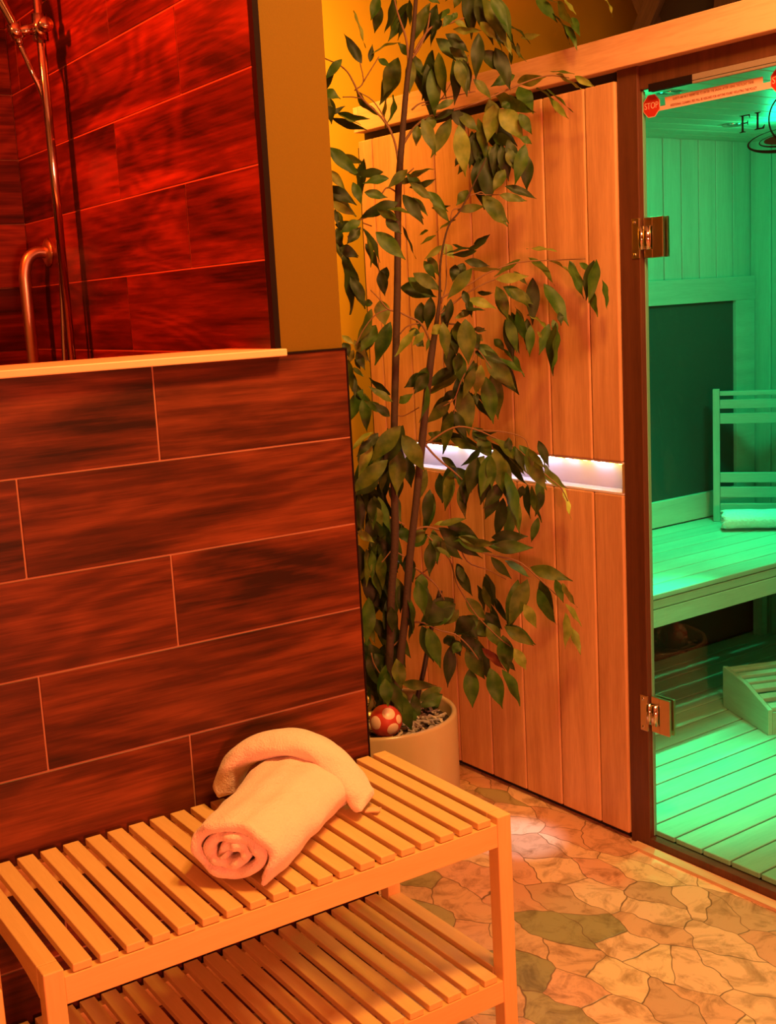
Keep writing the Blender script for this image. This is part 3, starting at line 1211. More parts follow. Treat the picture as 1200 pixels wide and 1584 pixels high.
for ct in (1.9385, 1.598):
    mb = MB()
    flat(mb, oct_pts(ct, 1.768, 0.0262), 0.0194, 0.0199)
    st = mb.build('stop_sticker', M['sign_pale'], dr)
    mb = MB()
    flat(mb, oct_pts(ct, 1.768, 0.0242), 0.0190, 0.0194)
    mb.build('red_octagon', M['sign_red'], st)
    text('lettering', 'STOP', st, M['sign_pale'], 0.0195, ct, 1.768, 0.0187, sx=0.86)
mb = MB()
flat(mb, [(1.918, 1.7545), (1.621, 1.7545), (1.621, 1.7675), (1.641, 1.7675), (1.641, 1.7805), (1.900, 1.7805), (1.898, 1.7635), (1.918, 1.7635)], 0.0194, 0.0199)
ban = mb.build('notice_strip', M['sign_pale'], dr)
text('lettering', 'GUESTS ARE NOT PERMITTED TO ENTER THE SAUNA AFTER USING THE FLOAT TANK', ban, M['sign_ink'], 0.0072, 1.770, 1.7735, 0.0191, sx=0.77)
text('lettering', 'ADDITIONAL CLEANING FEES WILL BE ASSIGNED FOR ANYONE FOUND VIOLATING THIS POLICY', ban, M['sign_ink'], 0.0072, 1.770, 1.7610, 0.0191, sx=0.72)

# black lettering and emblem on the glass
lg = MB()


def poly_letter(mb, polys, t0, z0, s):
    for p in polys:
        flat(mb, [(t0 - x * s, z0 + y * s) for x, y in p], 0.0193, 0.0199)


Fp = [[(0.22, 0.02), (0.36, 0.02), (0.36, 0.98), (0.22, 0.98)],
      [(0.06, 0.0), (0.52, 0.0), (0.52, 0.03), (0.36, 0.08), (0.22, 0.08), (0.06, 0.03)],
      [(0.06, 1.0), (0.06, 0.97), (0.22, 0.93), (0.74, 0.93), (0.80, 0.78), (0.83, 0.78), (0.82, 1.0)],
      [(0.36, 0.50), (0.62, 0.50), (0.66, 0.40), (0.69, 0.40), (0.69, 0.66), (0.66, 0.66), (0.62, 0.57), (0.36, 0.57)]]
Lp = [[(0.22, 0.02), (0.36, 0.02), (0.36, 0.98), (0.22, 0.98)],
      [(0.06, 1.0), (0.06, 0.97), (0.22, 0.92), (0.36, 0.92), (0.52, 0.97), (0.52, 1.0)],
      [(0.06, 0.0), (0.06, 0.03), (0.22, 0.08), (0.62, 0.08), (0.78, 0.24), (0.82, 0.24), (0.74, 0.0)]]
poly_letter(lg, Fp, 1.7015, 1.6775, 0.0345)
poly_letter(lg, Lp, 1.6640, 1.6785, 0.0345)


def ring(mb, ct, cz, a, b, w0, w1, k0=0, k1=360, n=72):
    """elliptical band; width swells from w0 (top) to w1 (bottom)"""
    pts_o, pts_i = [], []
    for i in range(n + 1):
        th = math.radians(k0 + (k1 - k0) * i / n)
        s = (1 - math.sin(th)) / 2
        w = w0 + (w1 - w0) * s
        pts_o.append((ct + a * math.cos(th), cz + b * math.sin(th)))
        pts_i.append((ct + (a - w) * math.cos(th), cz + (b - w) * math.sin(th)))
    v = []
    for (d) in (0.0193, 0.0199):
        v += [(d, p[0], p[1]) for p in pts_o] + [(d, p[0], p[1]) for p in pts_i]
    m = n + 1
    f = []
    for i in range(n):
        f += [[i, i + 1, m + i + 1, m + i], [2 * m + i, 3 * m + i, 3 * m + i + 1, 2 * m + i + 1],
              [i, 2 * m + i, 2 * m + i + 1, i + 1], [m + i, m + i + 1, 3 * m + i + 1, 3 * m + i]]
    mb.add(v, f)


ring(lg, 1.579, 1.6935, 0.049, 0.049, 0.003, 0.004)
ring(lg, 1.579, 1.700, 0.0425, 0.0425, 0.0008, 0.003, 100, 215)
ring(lg, 1.579, 1.6495, 0.101, 0.0245, 0.001, 0.0075)
ring(lg, 1.579, 1.6505, 0.072, 0.0145, 0.0008, 0.0045)
lo = lg.build('door_emblem', M['logo_black'], dr)
tag(lo, 'black lettering and ringed ripple emblem')
mb = MB()
mb.add([(0.0197, 1.579 + 0.060 * math.cos(2 * math.pi * i / 40), 1.652 + 0.0105 * math.sin(2 * math.pi * i / 40)) for i in range(40)], [list(range(40))])
mb.build('grey_ripple', M['logo_grey'], lo)

# cabin light fittings
for d, t in ((0.42, 2.24), (1.15, 2.62), (0.42, 2.60)):
    mb = MB()
    mb.tube([(0, 0, 0.0), (0, 0, -0.006)], [0.034, 0.030], 26)
    l = mb.build('ceiling_lamp', M['chrome'], None, loc=S(d, t, 1.8655))
    tag(l, {(0.42, 2.24): 'small round cabin ceiling lamp above the bench front edge', (1.15, 2.62): 'small round cabin ceiling lamp above the backrest', (0.42, 2.60): 'small round cabin ceiling lamp above the left of the bench'}[(d, t)], 'lamp', 'lamps in the cabin ceiling')

# timber left lying on the roof
def plank(lab, a, b, wdt, thick, mat='timber_dark'):
    a, b = Vector(a), Vector(b)
    d = b - a
    L_ = d.length
    mb = MB()
    mb.box(0, -thick / 2, -wdt / 2, L_, thick / 2, wdt / 2)
    o = mb.build('timber_offcut', M[mat], None, bevel=0.002)
    x = d.normalized()
    y = S_D - x * S_D.dot(x)
    y.normalize()
    z = x.cross(y)
    o.matrix_world = Matrix(((x.x, y.x, z.x, a.x), (x.y, y.y, z.y, a.y), (x.z, y.z, z.z, a.z), (0, 0, 0, 1)))
    tag(o, lab, 'timber', 'offcuts on the cabin roof')


plank('dark timber offcut leaning up to the right above the cabin roof', S(0.50, 2.46, 1.965), S(0.50, 2.24, 2.30), 0.055, 0.02)
plank('brown timber offcut leaning up to the left above the cabin roof', S(0.56, 2.36, 1.965), S(0.56, 2.56, 2.36), 0.05, 0.02)
plank('upright timber offcut standing behind the crossed ones on the roof', S(0.60, 2.22, 1.935), S(0.60, 2.15, 2.42), 0.07, 0.02)
mb = MB()
mb.box(0.70, 1.2, 1.9055, 1.2, 2.52, 2.50)  # black box added to make the unlit area above the roof
o = mb.build('dark_void_box', M['shadow_gap'], None, bevel=0.004)
o.matrix_world = Matrix.Translation(S_ORG) @ Matrix.Rotation(YS, 4, 'Z')
tag(o, 'added black box standing in for the unlit void behind the timber offcuts', 'box')

# ================================================================== slatted bench
BX0, BX1, BY0, BY1 = 0.4265, 1.2685, 1.6075, 2.0125


def make_bench():
    W_, D_ = BX1 - BX0, BY1 - BY0
    r = empty('slatted_bench', (BX0, BY0, 0), 0, 'pale birch slatted bench with a lower shelf, a rolled towel on top', 'bench')
    lg_ = 0.030
    for x in (0, W_ - lg_):
        for y in (0, D_ - lg_):
            mb = MB()
            mb.box(x, y, 0, x + lg_, y + lg_, 0.470)
            mb.build('leg', M['birch_z'], r, bevel=0.002)
    for y in (0.0015, D_ - 0.0195):
        for z0, z1 in ((0.414, 0.4565), (0.115, 0.1575)):
            mb = MB()
            mb.box(lg_, y, z0, W_ - lg_, y + 0.018, z1)
            mb.build('rail', M['birch_x'], r, bevel=0.001)
    for x in (0.0, W_ - 0.030):
        mb = MB()
        n = 12
        a0, a1 = lg_, D_ - lg_
        low = []
        for i in range(n + 1):
            s = i / n
            y = a0 + (a1 - a0) * s
            z = 0.438 - 0.018 * (abs(2 * s - 1) ** 3)
            low.append((y, z))
        mb.prism([(a0, 0.470), *low, (a1, 0.470)], 0, x, x + 0.030)
        mb.build('end_rail', M['birch_y'], r, bevel=0.0015)
        mb = MB()
        mb.box(x, lg_, 0.140, x + 0.030, D_ - lg_, 0.1705)
        mb.build('lower_end_rail', M['birch_y'], r, bevel=0.0015)
    for k in range(19):
        x = 0.4705 + k * 0.0404 - BX0
        mb = MB()
        mb.box(x, 0.003, 0.4575, x + 0.0285, D_ - 0.002, 0.470)
        mb.build('top_slat', M['birch_y'], r, bevel=0.0015)
    for k in range(19):
        x = 0.4705 + k * 0.0404 - BX0
        mb = MB()
        mb.box(x, 0.003, 0.158, x + 0.0285, D_ - 0.002, 0.1705)
        mb.build('shelf_slat', M['birch_y'], r, bevel=0.0015)
    for (x, y) in ((W_ - 0.015, 0.0), (0.015, 0.0)):
        mb = MB()
        mb.tube([(x, 0.0002, 0.452), (x, 0.004, 0.452)], 0.0035, 12)
        if x > 0.4:
            mb.build('screw_hole', M['shadow_gap'], r)
    return r


bench = make_bench()
b2 = copy_tree(bench)
b2.location = (0.3695 - (BX1 - BX0), BY0 + 0.0, 0)
b2['label'] = 'second pale birch bench, only its leg showing at the left edge below the first'

# ================================================================== towel roll on the bench
tw = empty('towel_roll', (0.745, 1.66, 0.4705), 0, 'large cream terry towel rolled up with its spiral end facing forward', 'towel')
mb = MB()
ax0 = Vector((0.752, 1.672, 0)) - Vector((0.745, 1.66, 0))
ax1 = Vector((1.015, 1.895, 0)) - Vector((0.745, 1.66, 0))
spiral_roll(mb, ax0, ax1, 0.083, 0.0575, 2.75, 0.018, flap=0.030, nseg=44, amp=0.0016, seed=3, hand=-1, grow=0.34, growz=-0.12,
            ridges=((112, 1.5, 0.0034), (116, 1.5, 0.0034), (120, 1.5, 0.0034)), r_in=0.12, start=math.radians(-118))
body = mb.build('roll', M['towel'], tw)

# small towel draped over the far end of the roll like a collar
cl = empty('draped_towel', (0.975, 1.895, 0.4705), 0, 'smaller cream terry towel draped over the far end of the rolled towel', 'towel')
pdir = Vector((0.64, -0.77, 0)).normalized()
adir = Vector((0.77, 0.64, 0)).normalized()
prof = [(-0.116, 0.024), (-0.112, 0.042), (-0.101, 0.070), (-0.078, 0.095), (-0.043, 0.111), (0.0, 0.119), (0.045, 0.115), (0.083, 0.097), (0.110, 0.070), (0.130, 0.046), (0.146, 0.028), (0.158, 0.019)]
path = smooth_path(prof, 6)
rad_z = [1.0, 1.05, 1.05, 1.0, 1.0, 1.0, 1.0, 1.0, 1.0, 0.95, 0.85, 0.7]
rad = smooth_path([(a, 0) for a in rad_z], 6)
seg = 20
verts, faces = [], []
rr = random.Random(8)
for i, p in enumerate(path):
    d = (path[min(i + 1, len(path) - 1)] - path[max(i - 1, 0)])
    d = d / np.linalg.norm(d)
    n2 = np.array([-d[1], d[0]])
    s = float(rad[i][0])
    e = i / (len(path) - 1)
    endf = min(1.0, math.sqrt(min(e, 1 - e) / 0.05 + 0.04))
    for k in range(seg):
        a = 2 * math.pi * k / seg
        rn = 0.0235 * s * endf
        ra = (0.036 + 0.008 * abs(2 * e - 1)) * (0.8 + 0.2 * endf)
        wob = 1 + 0.05 * math.sin(3 * a + i * 0.35) + 0.03 * math.sin(5 * a - i * 0.5)
        off = n2 * (math.sin(a) * rn * wob)
        q = pdir * (p[0] + off[0]) + Vector((0, 0, max(p[1] + off[1], 0.001))) + adir * (math.cos(a) * ra * wob + 0.012 * math.sin(e * 3.1))
        verts.append(q)
for i in range(len(path) - 1):
    for k in range(seg):
        k2 = (k + 1) % seg
        faces.append([i * seg + k, i * seg + k2, (i + 1) * seg + k2, (i + 1) * seg + k])
faces.append(list(range(seg))[::-1])
faces.append([(len(path) - 1) * seg + k for k in range(seg)])
mb = MB()
mb.add(verts, faces, 0, True)
mb.build('cloth', M['towel'], cl)
mb = MB()
tp = pdir * 0.160 - adir * 0.0
mb.box(-0.006, -0.009, 0.004, 0.020, 0.009, 0.0062)
o = mb.build('care_label', M['sill'], cl)
o.location = tp
o.rotation_euler = (0, math.radians(-6), math.atan2(pdir.y, pdir.x))

# ================================================================== potted ficus
PC = Vector((1.575, 2.513, 0))
pf = empty('potted_ficus', PC, 0, 'tall artificial ficus tree in a round cream pot beside the cabin front', 'plant')
mb = MB()
R_ = 0.195
mb.lathe([(0.0, 0.0), (R_ - 0.012, 0.0), (R_ - 0.003, 0.006), (R_, 0.02), (R_, 0.342), (R_ - 0.002, 0.348), (R_ - 0.007, 0.350), (R_ - 0.012, 0.348), (R_ - 0.014, 0.342), (R_ - 0.014, 0.20), (0.0, 0.20)], 0, 0, 0, 96)
mb.build('pot', M['pot'], pf)
mb = MB()
mb.lathe([(0.0, 0.316), (0.10, 0.316), (R_ - 0.0145, 0.312), (R_ - 0.0145, 0.24), (0, 0.24)], 0, 0, 0, 48)
mb.build('soil', M['soil'], pf)
mb = MB()
for i in range(520):
    r = (R_ - 0.032) * math.sqrt(rnd.random())
    a = rnd.uniform(0, 2 * math.pi)
    c = Vector((r * math.cos(a), r * math.sin(a), 0.318 + rnd.uniform(0, 0.008)))
    rot = Matrix.Rotation(rnd.uniform(0, 6.28), 3, 'Z') @ Matrix.Rotation(rnd.uniform(-0.35, 0.35), 3, 'X') @ Matrix.Rotation(rnd.uniform(-0.35, 0.35), 3, 'Y')
    l, w, h = rnd.uniform(0.006, 0.017), rnd.uniform(0.002, 0.0045), rnd.uniform(0.0008, 0.002)
    vs = [c + rot @ Vector((x * l * (1 if y > 0 else rnd.uniform(0.7, 1)), y * w, z * h)) for z in (-1, 1) for y in (-1, 1) for x in (-1, 1)]
    mb.add(vs, [(0, 2, 3, 1), (4, 5, 7, 6), (0, 1, 5, 4), (2, 6, 7, 3), (0, 4, 6, 2), (1, 3, 7, 5)], rnd.choice([0, 0, 0, 1, 2]))
o = mb.build('wood_chips', [M['chip_a'], M['chip_b'], M['chip_c']], pf)
tag(o, 'grey wood chips', kind='stuff')

